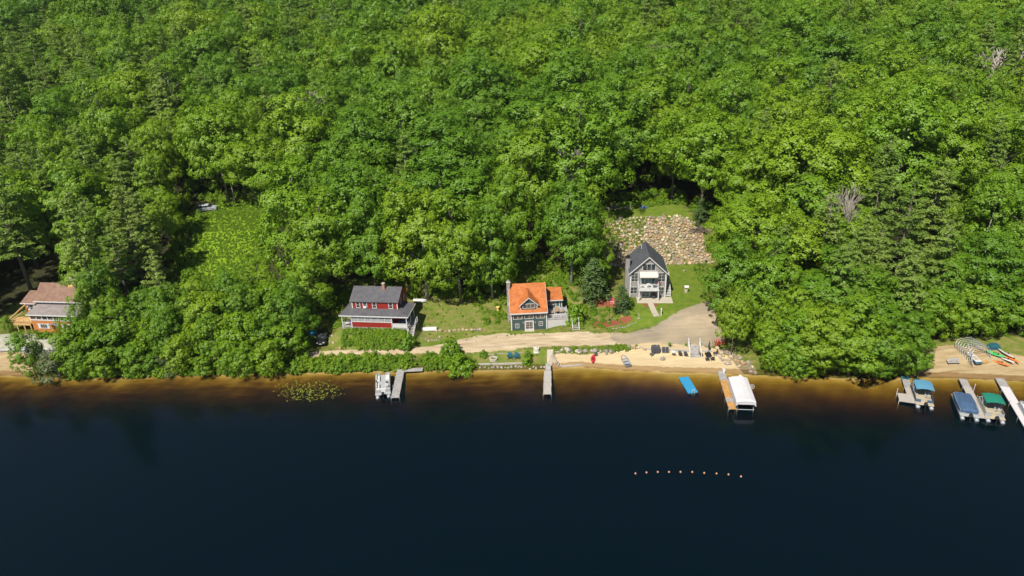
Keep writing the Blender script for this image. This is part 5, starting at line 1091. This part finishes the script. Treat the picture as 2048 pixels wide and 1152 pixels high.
A, B = G(968, 710), G(1048, 705.5); L = float(np.hypot(*(B - A)[:2])); t_ = thing('split_rail', 'thin grey timber edging between the teal chairs and dirt road', 'edging', A, heading(A, B) + R_(90)); MB().bbox(0, L, -.08, .08, -.05, .16, .02).build('timber', 'deck_wood', t_); [MB().box(L * q - .05, L * q + .05, .085, .17, -.2, .12).build('stake', 'timber', t_) for q in (.05, .5, .95)]
# landing of the narrow dock
pl = [G(1094, 700), G(1107, 699), G(1106, 712), G(1103, 733), G(1094, 733)]
t_ = thing('landing_walk', 'pale sandy stone landing between the dirt road and narrow dock', 'walkway', pl[0]); MB().prism([tuple(p - pl[0] + (0, 0, .06)) for p in pl], (0, 0, -.5)).build('slab', 'concrete', t_)
q = MB(); q.tube(tuple(pl[2] - pl[0] + (.1, 0, .1)), tuple(pl[2] - pl[0] + (.1, 0, 1.0)), .04, n=5).tube(tuple(pl[3] - pl[0] + (.1, .2, .1)), tuple(pl[3] - pl[0] + (.1, .2, 1.0)), .04, n=5).tube(tuple(pl[2] - pl[0] + (.1, 0, 1.0)), tuple(pl[3] - pl[0] + (.1, .2, 1.0)), .03, n=5); q.build('handrail', 'deck_wood', t_)
A, B = G(1122, 734), G(1163, 730); L = float(np.hypot(*(B - A)[:2])); t_ = thing('beach_log', 'long pale timber lying along the waterline of the sand', 'timber', A + (0, 0, .02), heading(A, B) + R_(90)); MB().bbox(0, L, -.14, .14, -.2, .2, .03).build('timber', 'beige', t_); MB().bbox(L + .03, L + .4, -.14, .14, -.2, .18, .03).build('offcut', 'timber', t_)
# stepping slabs in front of the grey house
ctr = [(1298, 600), (1301, 607), (1304, 614), (1307, 621), (1310, 628), (1313.5, 634)]
t_ = thing('slab_path', 'path of pale slabs from the grey house patio to the gravel', 'path', G(*ctr[0]))
for k, (a, b_) in enumerate(zip(ctr[:-1], ctr[1:])):
    A, B = G(*a), G(*b_); o = MB().bbox(-.55, .55, .04, float(np.hypot(*(B - A)[:2])) - .02, -.25, .06, .02).build('slab', 'concrete', t_, tuple(A - np.array(t_.location)), heading(A, B))
# flag pole, lamp post, lawn ornaments
p = G(1218, 644); t_ = thing('flagpole', 'thin dark pole with faded striped flag in the terraced garden', 'flagpole', p); MB().tube((0, 0, -.3), (0, 0, 5.2), .045, .03).build('pole', 'black', t_); MB().tube((0, 0, -.1), (0, 0, .12), .22, n=10).build('base', 'white', t_)
fl = MB().prism([(.03, 0, 3.75), (.5, .12, 3.65), (.85, .02, 3.72), (.85, .02, 5.0), (.5, .12, 4.95), (.03, 0, 5.05)], (0, .015, 0)).build('flag', 'flag_red', t_); [MB().prism([(.04, -.006, 3.85 + k * .35), (.5, .112, 3.78 + k * .35), (.84, .012, 3.83 + k * .35), (.84, .012, 3.98 + k * .35), (.5, .112, 3.93 + k * .35), (.04, -.006, 4.0 + k * .35)], (0, .026, 0)).build('stripe', 'offwhite', fl) for k in range(2)]; MB().prism([(.03, -.006, 4.55), (.42, .10, 4.5), (.42, .10, 4.98), (.03, -.006, 5.03)], (0, .03, 0)).build('canton', 'flag_blue', fl)
p = G(1322, 631); t_ = thing('lamp_post', 'short white post lamp at the gravel edge by the slab path', 'lamp post', p); MB().box(-.09, .09, -.09, .09, -.2, 1.25).build('post', 'white', t_); MB().bbox(-.14, .14, -.14, .14, 1.255, 1.55, .05).build('lantern', 'offwhite', t_)
p = G(1372, 584); t_ = thing('lawn_ornament', 'small white wishing well ornament on the lawn right of the grey house', 'ornament', p); MB().tube((0, 0, -.1), (0, 0, .55), .35, n=12).build('basin', 'concrete', t_); MB().tube((-.28, 0, .55), (-.28, 0, 1.2), .03, n=5).tube((.28, 0, .55), (.28, 0, 1.2), .03, n=5).build('post', 'white', t_); MB().slab([(-.42, -.35, 1.15), (.42, -.35, 1.15), (.42, 0, 1.45), (-.42, 0, 1.45)], .05).slab([(-.42, 0, 1.45), (.42, 0, 1.45), (.42, .35, 1.15), (-.42, .35, 1.15)], .05).build('roof', 'white', t_)
p = G(996, 622); t_ = thing('garden_lantern', 'small straw yellow garden lantern on the grass left of the tiled cottage', 'garden ornament', p); MB().tube((0, 0, -.1), (0, 0, .9), .25, .22, n=10).build('base', 'yellow', t_); MB().tube((0, 0, .9), (0, 0, 1.05), .38, .12, n=10).build('cap', 'yellow', t_)
p = G(1152.5, 661); t_ = thing('garden_steps', 'wooden steps with white railings right of the lattice deck', 'steps', p, R_(3)); ts, st = stairs(1.15, 5, .19, .34); st.build('stringer', 'lattice', t_); ts.build('tread', 'beige', t_)
for sx in (-1, 1): railing((sx * .62, 0, .1), (sx * .62, 1.7, 1.0), .9, 1, bal=False).build('handrail', 'white', t_)
# cars
def car(p, rz, mat, label, name='parked_car', h=1.62, L=4.6):
    t_ = thing(name, label, 'car', p, rz); w_ = .92
    prof = [(-L / 2, .35), (-L / 2 + .02, .85), (-L / 2 + .25, .98), (-L / 2 + 1.15, 1.05), (L / 2 - .1, 1.0), (L / 2, .8), (L / 2 - .02, .35)]
    MB().loft([[(x, y, z) for y, z in prof] if abs(x) < w_ - .01 else [(x, y * .985, z - (.06 if z > .9 else 0)) for y, z in prof] for x in (-w_, -w_ + .08, w_ - .08, w_)]).build('body', mat, t_)
    MB().loft([[(-w_ + .08, -1.2, 1.0), (w_ - .08, -1.2, 1.0), (w_ - .06, 2.15, 1.0), (-w_ + .06, 2.15, 1.0)], [(-w_ + .2, -.45, h - .04), (w_ - .2, -.45, h - .04), (w_ - .2, 1.85, h - .04), (-w_ + .2, 1.85, h - .04)]]).build('window', 'glass', t_)
    MB().bbox(-w_ + .17, w_ - .17, -.5, 1.9, h - .035, h + .03, .03).build('roof', mat, t_)
    for sx in (-1, 1):
        for y in (-1.4, 1.4):
            k = MB().tube((sx * (w_ - .2), y, .33), (sx * (w_ + .01), y, .33), .34, n=16).build('wheel', 'tyre', t_); MB().tube((sx * (w_ + .012), y, .33), (sx * (w_ + .03), y, .33), .2, n=12).build('rim', 'steel', k)
        MB().bbox(sx * .62 - .18, sx * .62 + .18, -L / 2 - .03, -L / 2 + .1, .68, .84, .03).build('headlight', 'offwhite', t_)
        MB().bbox(sx * (w_ + .09) - .08, sx * (w_ + .09) + .08, -.95, -.8, .98, 1.12, .03).build('mirror', mat, t_)
    MB().box(-.26, .26, -L / 2 - .025, -L / 2 + .01, .45, .57).build('number_plate', 'white', t_)
    return t_
car(G(645.5, 681), R_(4), 'carpaint', 'black car parked facing the lake beside the red house')
car(G(416, 421), R_(100), 'silver', 'silver car in deep shade at the top of the steep meadow')
t_ = thing('tarp_bundle', 'blue tarp covered bundle behind the black car', 'tarp', G(625, 668)); MB().loft([[(-.8 * k, -.5 * k, z), (.8 * k, -.5 * k, z), (.8 * k, .5 * k, z), (-.8 * k, .5 * k, z)] for k, z in ((1, -.1), (1.0, .4), (.7, .7))]).build('tarp', 'raft', t_); MB().tube((-.85, 0, .38), (.85, 0, .38), .03, n=5).build('rope', 'offwhite', t_)
# power poles and lines
PP = [G(470, 406), G(404, 366), G(330, 352), G(560, 430)]
poles = []
for k, (p, lb) in enumerate(((PP[0], 'weathered utility pole at the top of the steep meadow'), (PP[1], 'weathered utility pole left of the meadow, half hidden by trees'))):
    t_ = thing('utility_pole', lb, 'utility pole', p, R_(20)); MB().tube((0, 0, -.5), (0, 0, 7.6), .15, .10).build('pole', 'pole', t_); MB().box(-1.1, 1.1, -.18, -.06, 7.0, 7.12).build('crossarm', 'pole', t_); [MB().tube((x, -.12, 7.12), (x, -.12, 7.27), .06, n=6).build('insulator', 'white', t_) for x in (-1, 0, 1)]; poles.append(t_)
a, b_ = Vector(PP[1]), Vector(PP[0])
for k, dz in enumerate((7.4, 6.4, 5.6)):
    d_ = b_ - a; pts = [a + d_ * q + Vector((0, 0, dz - 1.2 * 4 * .16 * (.25 - (q - math.floor(q) - .5) ** 2) * 4)) for q in np.linspace(-1, 2, 25)]
    o = MB().path(pts, .013, 4).build('power_line', 'wire'); tag(o, ['highest thin power line strung between the two utility poles', 'middle thin power line strung between the two utility poles', 'lowest thin power line strung between the two utility poles'][k], 'power line')
# docks beach on the right
p, rz, L = lay(1897, 730, 1917, 729); t_ = thing('picnic_bench', 'grey bench standing on the bare sand of the docks beach', 'bench', p, rz + R_(90)); MB().bbox(-1.0, 1.0, -.1, .3, .42, .48, .01).build('seat', 'timber', t_); MB().prism([(-1.0, .32, .5), (1.0, .32, .5), (1.0, .48, .98), (-1.0, .48, .98)], (0, .05, .01)).build('backrest', 'timber', t_); [MB().box(x - .06, x + .06, -.05, .4, -.05, .415).build('leg', 'wood_dark', t_) for x in (-.8, .8)]
p, rz, L = lay(1951, 727, 1941, 708); t_ = rowboat(p, rz, 3.4, 1.3, .4, 'blue', 'small white decked sailing dinghy with pale blue hull on the docks beach', z=.0, name='sailing_dinghy', cat='dinghy')
MB().loft([[(x * .96, y - 1.7, z_ + .012) for x, y, z_ in (r[0], r[5])] + [(r[5][0] * .9, r[5][1] - 1.7, r[5][2] + .03), (r[0][0] * .9, r[0][1] - 1.7, r[0][2] + .03)] for r in hull(3.4, 1.3, .4, .08)]).build('deck', 'white', t_); MB().bbox(-.35, .35, -1.2, .1, .42, .5, .04).build('cockpit', 'tan', t_)
# stacked dock frames
p = G(1962, 726); t_ = thing('aluminium_rack', 'tall rack of stacked bare aluminium dock frames on the beach', 'dock frames', p, R_(12))
for k in range(8):
    m_ = MB(); y = k * .5; hgt = 2.6
    m_.path([(-1.9, y, 0), (-1.85, y + .5, hgt * .8), (-1.5, y + .62, hgt), (1.3, y + .62, hgt), (1.75, y + .5, hgt * .8), (1.9, y, 0)], .045, 5)
    m_.build('hoop', 'alu', t_)
MB().tube((-1.9, 0, .1), (-1.9, 3.6, .1), .06, n=5).tube((1.9, 0, .1), (1.9, 3.6, .1), .06, n=5).tube((-1.86, .4, 1.9), (-1.86, 4.0, 1.9), .05, n=5).tube((1.8, .4, 1.9), (1.8, 4.0, 1.9), .05, n=5).tube((-1.9, -.2, 0), (.2, 3.0, 2.5), .05, n=5).tube((-2.1, -.6, 0), (-2.1, 1.5, 3.3), .05, n=5).build('side_rail', 'alu', t_)
m_ = MB(); [m_.bbox(-1.2 + k * .42, -.85 + k * .42, -.4, 2.9, .12 + .05 * (k % 2), .2 + .05 * (k % 2), .01) for k in range(6)]; m_.build('plank', 'new_wood', t_)
p = G(2006, 728); K = [(-.6, .2, 'orange_plastic', 'orange kayak lying at the front of the boat pile', 35), (-.5, 1.6, 'green_plastic', 'bright green kayak next to the stacked dock frames', 38), (.5, .5, 'white', 'white pointed kayak lying across the boat pile', 28), (1.0, 1.5, 'white', 'white kayak leaning on the far side of the boat pile', 12), (1.6, .6, 'orange_plastic', 'orange red kayak under the white kayak at the right', 18)]
for k, (dx, dy, mt, lb, a) in enumerate(K): kayak((p[0] + dx, p[1] + dy, tz(p[0] + dx, p[1] + dy)), R_(a), 3.1, .75, mt, lb, R_([12, -20, 10, 30, 8][k]), [.0, .25, .2, .35, .05][k])
t_ = thing('tarp_roll', 'teal tarp bundle at the back of the boat pile', 'tarp', (p[0] + .4, p[1] + 3.6, tz(p[0], p[1] + 3.6))); MB().loft([[(-.9 * k, -.5 * k, z), (.9 * k, -.5 * k, z), (.9 * k, .5 * k, z), (-.9 * k, .5 * k, z)] for k, z in ((1, -.1), (1.0, .5), (.6, .9))]).build('tarp', 'teal', t_); MB().tube((-.95, 0, .45), (.95, 0, .45), .03, n=5).build('rope', 'offwhite', t_)
# left road guard rail
A, B = G(-40, 706), G(120, 703); L = float(np.hypot(*(B - A)[:2])); t_ = thing('guard_rail', 'grey metal guard rail along the paved road below the orange brown house', 'guard rail', A, heading(A, B) + R_(90)); MB().prism([(0, 0, .45), (0, -.05, .52), (0, 0, .6), (0, -.05, .68), (0, 0, .75), (0, .04, .6)], (L, 0, 0)).build('rail', 'alu', t_); [MB().box(L * q - .07, L * q + .07, .045, .17, -.2, .72).build('post', 'timber', t_) for q in np.linspace(.02, .98, 9)]
# upper lawn: tarp, brush heap, logs
t_ = thing('tarp_cover', 'small grey blue tarp at the back edge of the upper lawn', 'tarp', G(1287, 416)); MB().loft([[(-.8 * k, -.45 * k, z), (.8 * k, -.45 * k, z), (.8 * k, .45 * k, z), (-.8 * k, .45 * k, z)] for k, z in ((1, -.1), (.95, .35), (.5, .6))]).build('tarp', 'navy', t_); MB().tube((-.85, 0, .35), (.85, 0, .35), .03, n=5).build('rope', 'offwhite', t_)
def heap(px, py, w_, h_, n, label, mat, ln=(1.2, 2.6)):
    p = G(px, py); m_ = MB()
    for _ in range(n):
        a = rng.uniform(0, 3.14); q = rng.uniform(-1, 1, 2); c_ = np.array([q[0] * w_, q[1] * w_ * .5, .1 + h_ * (1 - max(abs(q)) ) * rng.uniform(.3, 1)]); l = rng.uniform(*ln) / 2; d_ = np.array([math.cos(a), math.sin(a), rng.normal() * .3])
        m_.tube(c_ - d_ * l, c_ + d_ * l, rng.uniform(.03, .09), .02, n=5)
    o = m_.build('brush_heap', mat, None, p); tag(o, label, 'brush heap', kind='stuff')
heap(1399, 462, 1.8, 1.4, 90, 'brown heap of cut branches beside the rubble slope', 'wood_dark'); heap(1236, 416, 2.4, .7, 60, 'fallen brown branches at the left edge of the upper lawn', 'pole', (1.5, 3.5))

# ================================================================== PLANTS THAT STAND ON THEIR OWN
def at_base(key, px, py, s, label, sz=None, group=None): p = G(px, py); return place(key, p[0], p[1], s, sz, label, group)
def at_top(key, px, py, h, H0, label, group=None, wide=1.0):
    p = G(px, py, h)
    if any(inpoly(np.array([p[0]]), np.array([p[1]]), q)[0] for q in CLEAR): return
    return place(key, p[0], p[1], h / H0 * wide, h / H0, label, group)
at_base('b1', 922, 606, .98, 'tall broadleaf tree with bare lower trunk on the lawn right of the red house', 1.02); at_base('b0', 985, 598, .8, 'broadleaf tree behind the lawn between red house and tiled cottage', .95)
at_base('b6', 1143, 570, 1.05, 'big dark green tree behind the tiled cottage annex', 1.12); at_base('b5', 1180, 560, .8, 'leafy tree between the tiled cottage and the shaded rubble slope', 1.0)
at_base('s0', 1187, 603, 1.25, 'dark spruce behind the garden between tiled cottage and grey house', 1.15); at_base('s1', 1243, 625, .75, 'smaller dense spruce in front of the grey house garden', .72)
at_base('s1', 1400, 447, .8, 'young spruce beside the brush heap above the rubble slope', .75)
at_base('h0', 1150, 647, 1.25, 'large round bush beside the lattice deck of the tiled cottage', 1.6); at_base('h1', 1256, 612, .8, 'leafy bush at the foot of the grey house front', .8)
at_base('h2', 905, 716, 1.25, 'round leafy bush between the dirt road and lake', 1.5); at_base('h3', 925, 742, 1.5, 'dense bush leaning over the water left of the fire pit', 1.3); at_base('h1', 815, 695, 1.0, 'bushy shrub at the foot of the red house stairs', 1.1)
at_base('h3', 968, 712, .5, 'small bush left of the fire pit', .5); at_base('h0', 1056, 718, .5, 'small dark shrub right of the teal chairs', .7); at_base('h2', 1054, 728, .6, 'green bush at the end of the shore edging', .6)
at_base('h0', 985, 580, 1.1, 'yellow green bush in front of the shaded wood left of the cottage chimney', 1.3)
for k, (px_, py_, h_) in enumerate([(235, 372, 23), (25, 285, 24), (72, 335, 22), (165, 395, 21), (118, 445, 19), (215, 455, 18)]): at_top('p%d' % (k % 4), px_, py_, h_, 23, ['tall layered pine in front of the dark shade left of the meadow', 'tallest pine at the left edge above the orange brown house', 'pine next to the tallest pine at the left edge', 'feathery pale pine above the roof of the orange brown house', 'broad pale pine directly behind the orange brown house', 'lower pine right of the orange brown house'][k], None, 1.05)
for k, (px_, py_, h_) in enumerate([(1612, 345, 22), (1665, 395, 22), (1765, 345, 23), (1885, 335, 23), (1905, 440, 20), (1575, 450, 20), (1700, 480, 21), (1835, 500, 20), (1955, 505, 20), (1740, 430, 21), (1500, 30, 22), (250, 130, 23), (300, 165, 22), (440, 40, 22), (60, 60, 22)]):
    at_top('p%d' % ((k * 3 + 1) % 4), px_, py_, h_, 23, 'tall feathery pine standing above the broadleaf canopy ' + ('on the right slope' if px_ > 1540 else 'on the far hillside'), 'pines above the canopy ' + ('right' if px_ > 1540 else 'far'), 1.12)
for k, (px_, py_, h_, lb) in enumerate([(2005, 84, 23, 'wide bare grey tree among green crowns near the right edge'), (590, 172, 21, 'bare grey tree among green crowns above the meadow'), (1130, 285, 22, 'bare tan dead tree above the big tree behind the cottage'), (1333, 74, 21, 'bare forked tree in a dark gap of the hillside canopy'), (1832, 100, 20, 'small bare grey tree left of the wide bare one'), (655, 18, 21, 'bare grey tree at the top of the hillside'), (1715, 368, 22, 'thin half bare tree among the pines on the right slope')]): at_top('d%d' % (1, 0, 2, 0, 1, 2, 0)[k], px_, py_, h_, 15, lb, None, (2.0, 1.3, .9, 1.1, 1.1, 1, .8)[k])
at_base('y2', 72, 750, .95, 'slim young tree leaning at the left shore by the sand'); at_base('w0', 118, 752, 1.0, 'rounded grey green willow bush at the left shore', 1.05); at_base('w0', 346, 744, .6, 'small grey green bush leaning over the water on the left shore', .65)
at_base('y1', 160, 748, .95, 'bright green young tree right of the willow bush'); at_base('b2', 205, 690, .5, 'leafy tree hiding the right end of the orange brown house', .62); at_base('b7', 225, 672, .55, 'tall tree just right of the orange brown house', .75); at_base('y3', 168, 715, .95, 'young tree in front of the hidden end of the orange brown house'); at_base('y1', 205, 735, 1.0, 'bright young tree on the bank below the orange brown house'); at_base('y0', 20, 665, .35, 'small bush beside the lumber deck of the orange brown house'); at_base('h1', 82, 676, .6, 'yellow green bush before the orange brown house wall', .5); at_base('h3', 96, 674, .5, 'low yellow bush beside the red door', .5)
at_base('b4', 1462, 712, .42, 'pale trunked tree with low yellow green crown beside the beach', .62)
place('p1', -87, 160.5, .9, .95, 'dark pine standing left of the silver car above the steep meadow'); place('b6', -98, 153, 1.05, 1.0, 'large dark tree in the shaded hollow left of the steep meadow')
for k, (px_, py_, s_) in enumerate([(388, 388, .8), (432, 386, .7), (505, 392, .8), (520, 405, .7), (545, 420, .9)]): at_base('y%d' % (k % 4), px_, py_, s_, 'young tree at the wood edge behind the utility poles', None, 'young trees behind the utility poles')
for X in np.arange(66.5, 93, 2.3):
    Yv = 107.6 + rng.uniform(-.5, 1.6); place('y%d' % rng.integers(4), X, Yv, rng.uniform(.75, 1.05), None, 'leafy young tree at the wood edge behind the docks beach', 'young trees behind the docks beach')
for X in np.arange(-79, -38.5, 1.25):
    Yv = np.interp(X, SHX, SHY) + rng.uniform(-.3, .6); s_ = rng.uniform(.45, .85); place('h%d' % rng.integers(4), X, Yv, s_, s_, 'leafy shrub at the waterline below the thicket of the left shore', 'waterline shrubs of the left shore', z=max(tz(X, Yv), -.1))
# small trees on the left bank and shrubs along the shore
at_base('b8', 1456, 640, .82, 'broad tree overhanging the right edge of the grey house lawn and gravel', .8)
place('y1', 43.4, 105.3, .75, None, 'yellow green young tree leaning over the boulders beside the beach'); place('b3', 46.2, 106.3, .5, .52, 'rounded tree behind the boulders beside the beach'); place('b0', 47.3, 103.6, .5, .5, 'low rounded tree over the shore boulders right of the beach')
nk = 0
yy = -.3
while yy < 13:
    x = -78 + rng.uniform(0, 3)
    while x < -39:
        X = x + rng.uniform(-1.2, 1.2); x += 4.3
        Yv = np.interp(X, SHX, SHY) + yy + rng.uniform(-.8, .8); h_ = rng.uniform(5, 9.5) + .3 * yy
        if yy < 2.5: h_ *= .8
        z = tz(X, Yv); k = 0
        while hides(X, Yv, z, h_, h_ * .32) and k < 4: h_ *= .75; k += 1
        if k == 4: continue
        nk += 1
        if h_ > 8 and yy > 2 and rng.random() < .6: place('b%d' % rng.integers(9), X, Yv, h_ / 20 * 1.1, h_ / 20 * 1.05, 'rounded broadleaf tree in the thicket along the left shore', 'larger trees of the left shore thicket')
        else: place('y%d' % rng.integers(4), X, Yv, h_ / 10 * 1.25, h_ / 10, 'young leafy tree in the thicket along the left shore', 'thicket along the left shore')
    yy += 3.6
for X in np.arange(43.5, 67.5, 1.8):
    Yv = np.interp(X, SHX, SHY) + rng.uniform(-.6, 1.0)
    place('y%d' % rng.integers(4), X, Yv, rng.uniform(.55, .8), None, 'low leafy tree leaning over the water right of the beach', 'low trees over the water')
for k, (X, dY, s_) in enumerate([(44.8, 3.8, .5), (47.6, 1.6, .6), (51.3, .8, .68), (55.8, .5, .76), (60.3, .7, .72), (64.2, 1.6, .6), (49.5, 5.5, .7), (53.5, 6, .8), (59, 6.4, .84), (64.5, 5.5, .7)]):
    Yv = np.interp(X, SHX, SHY) + dY; place('b%d' % ((3, 0, 4, 1, 2, 8, 5, 7, 6, 0)[k]), X, Yv, s_ * 1.12, s_ * .9, 'spreading broadleaf tree on the bank right of the beach', 'spreading trees right of the beach')
n_s = 0
for X in np.arange(-38.5, -7.5, 1.15):
    for dd in (.35, 1.5, 2.8):
        if abs(X + 17.2) < .9: continue
        Yv = np.interp(X, SHX, SHY) + dd + rng.uniform(-.4, .4)
        if X > -10 and dd > 2: continue
        s_ = rng.uniform(.42, .72); place('h%d' % rng.integers(4), X + rng.uniform(-.4, .4), Yv, s_, s_ * rng.uniform(.8, 1.2), 'leafy green shrub on the bank between dirt road and lake', 'shrubs between the dirt road and lake'); n_s += 1
# ground cover that nobody could count
hs_ = [VAR['h%d' % i]['obj'] for i in range(4)]
def fill(poly, dens, s0, s1, pix=True):
    P = gp(poly) if pix else poly
    x0, x1, y0, y1 = min(p[0] for p in P), max(p[0] for p in P), min(p[1] for p in P), max(p[1] for p in P); out = []
    n = int((x1 - x0) * (y1 - y0) * dens); X = rng.uniform(x0, x1, n); Yv = rng.uniform(y0, y1, n); ok = inpoly(X, Yv, P)
    zz = terrain(X, Yv)
    for x, y, z, k in zip(X, Yv, zz, ok):
        if k and z > .15: out.append((x, y, z - .05, rng.uniform(s0, s1), int(rng.integers(4))))
    return out
HOUSE = [[(-33.5, 113), (-19, 111), (-17, 123), (-32, 126)], [(-1.5, 115.3), (11, 115.5), (11, 127), (-1.5, 127)], [(22, 121.5), (32.5, 120.5), (33, 134), (23, 134)], [(-105, 118), (-80, 116), (-79, 133), (-105, 134)]]
def drop(pts, polys): return [p for p in pts if not any(inpoly(np.array([p[0]]), np.array([p[1]]), q)[0] for q in polys)]
U = fill([(683, 662), (808, 660), (832, 688), (826, 699), (688, 699)], 5.0, .2, .36)
U += fill([(640, 716), (830, 716), (920, 716), (945, 742), (640, 742)], 1.2, .2, .4)
U += drop(fill([(655, 600), (685, 560), (690, 660), (660, 660)], 1.0, .25, .5), HOUSE[:1])
U += drop(fill([(1020, 592), (1020, 522), (1140, 525), (1150, 590), (1190, 600), (1190, 640), (1140, 640), (1135, 600)], 1.1, .2, .45), HOUSE[1:2])
U += fill([(760, 560), (860, 555), (930, 590), (1010, 600), (1012, 612), (930, 600), (860, 575)], .8, .2, .5) + fill([(965, 610), (1005, 612), (1012, 640), (975, 658)], .5, .18, .4)
U += fill([(1150, 612), (1270, 612), (1275, 640), (1230, 664), (1150, 660)], 1.0, .1, .26) + fill([(1200, 440), (1290, 438), (1285, 490), (1195, 525)], 2.6, .1, .27) + fill([(1200, 436), (1345, 434), (1350, 445), (1200, 455)], 1.3, .1, .28) + fill([(1290, 440), (1390, 440), (1400, 530), (1290, 530)], .55, .07, .2) + fill([(1205, 414), (1365, 402), (1365, 408), (1210, 420)], 1.3, .3, .6)
U += fill([(1105, 694), (1230, 692), (1290, 691), (1268, 700), (1225, 704), (1108, 704)], 2.6, .1, .26) + fill([(1232, 694), (1262, 694), (1255, 710), (1238, 708)], 2.5, .15, .32) + fill([(840, 600), (1000, 620), (1010, 665), (860, 692)], .45, .06, .15) + fill([(940, 600), (1005, 612), (1012, 640), (975, 658)], .7, .12, .3) + fill([(845, 690), (1000, 668), (1140, 662), (1140, 665), (1000, 673), (870, 695)], .7, .05, .13) + fill([(940, 708), (1090, 700), (1095, 735), (955, 738)], .25, .08, .2)
tag(scatter('undergrowth', U, hs_), 'low green undergrowth on the banks and yards around the houses', 'undergrowth')
me_ = fill([(350, 600), (375, 500), (410, 430), (430, 402), (510, 398), (545, 430), (545, 480), (520, 560), (470, 620)], 7.0, .07, .17)
tag(scatter('meadow_growth', me_, hs_), 'tall bright growth covering the steep meadow', 'meadow plants')
Xr = rng.uniform(-100, 90, 14000); Yr = rng.uniform(100, 190, 14000); wq = np.zeros(len(Xr))
zr_ = terrain(Xr, Yr); incl = np.zeros(len(Xr), bool)
for p in CLEAR: incl |= inpoly(Xr, Yr, p)
near = np.zeros(len(Xr), bool)
for a in np.linspace(0, 6.283, 12, endpoint=False):
    for p in CLEAR: near |= inpoly(Xr + 5 * math.cos(a), Yr + 5 * math.sin(a), p)
dd_ = Yr - np.interp(Xr, SHX, SHY)
sel = (~incl) & (rng.random(len(Xr)) < .5) & (zr_ > .2) & (near | ((dd_ < 16) & ((Xr < -38) | (Xr > 45)) & (Xr > -80)))
tag(scatter('forest_undergrowth', [(x, y, z - .1, rng.uniform(.3, .8), int(rng.integers(4))) for x, y, z in zip(Xr[sel], Yr[sel], zr_[sel])], hs_), 'bushy undergrowth along the edge of the wood', 'undergrowth')
print('EXTRA', nk, n_s, len(U), len(me_), int(sel.sum()), len(kept))

# ------------------------------------------------------------------ camera, sun, sky
cd = bpy.data.cameras.new('camera'); cam = bpy.data.objects.new('camera', cd); col.objects.link(cam)
mw = Matrix(((RT[0], UP[0], -FW[0], 0), (RT[1], UP[1], -FW[1], 0), (RT[2], UP[2], -FW[2], CAM_H), (0, 0, 0, 1)))
cam.matrix_world = mw; cd.sensor_width = 36; cd.lens = 36 * FOC / 2048; cd.clip_start = 1; cd.clip_end = 4000; sc.camera = cam
EL = R_(52); sv = Vector((-.5, -.87, 0)).normalized() * math.cos(EL) + Vector((0, 0, math.sin(EL)))
ld = bpy.data.lights.new('sun', 'SUN'); ld.energy = 4.6; ld.angle = R_(.55); ld.color = (1, .945, .83)
lo = bpy.data.objects.new('sun', ld); col.objects.link(lo); lo.rotation_euler = (-sv).to_track_quat('-Z', 'Y').to_euler(); lo.location = (-100, -100, 200)
wd = bpy.data.worlds.new('World'); sc.world = wd; wd.use_nodes = True
bg = wd.node_tree.nodes['Background']; sk = wd.node_tree.nodes.new('ShaderNodeTexSky'); sk.sky_type = 'NISHITA'; sk.sun_disc = False
sk.sun_elevation = EL; sk.sun_rotation = math.atan2(-.5, -.87); sk.air_density = 1.0; sk.dust_density = .6
wd.node_tree.links.new(sk.outputs[0], bg.inputs[0]); bg.inputs[1].default_value = .06
sc.view_settings.view_transform = 'Standard'; sc.view_settings.look = 'None'; sc.view_settings.exposure = 0.7; sc.view_settings.gamma = 1.0
cy = sc.cycles; cy.max_bounces = 6; cy.diffuse_bounces = 3; cy.glossy_bounces = 2; cy.transmission_bounces = 3; cy.transparent_max_bounces = 8; cy.volume_bounces = 0
cy.use_denoising = True; cy.denoiser = 'OPENIMAGEDENOISE'; cy.denoising_input_passes = 'RGB_ALBEDO_NORMAL'; cy.denoising_prefilter = 'ACCURATE'; cy.caustics_reflective = False; cy.caustics_refractive = False; cy.sample_clamp_indirect = 4
# ------------------------------------------------------------------ air
m, t, o = nt('air'); pv = N(t, 'ShaderNodeVolumePrincipled'); pv.inputs['Color'].default_value = (.80, .90, 1, 1); pv.inputs['Density'].default_value = .00005; pv.inputs['Anisotropy'].default_value = .2
t.links.new(pv.outputs[0], o.inputs['Volume']); M['air'] = m
hz = MB().box(-1300, 1300, -400, 1500, -13.5, 330).build('haze', 'air'); hz['kind'] = 'stuff'
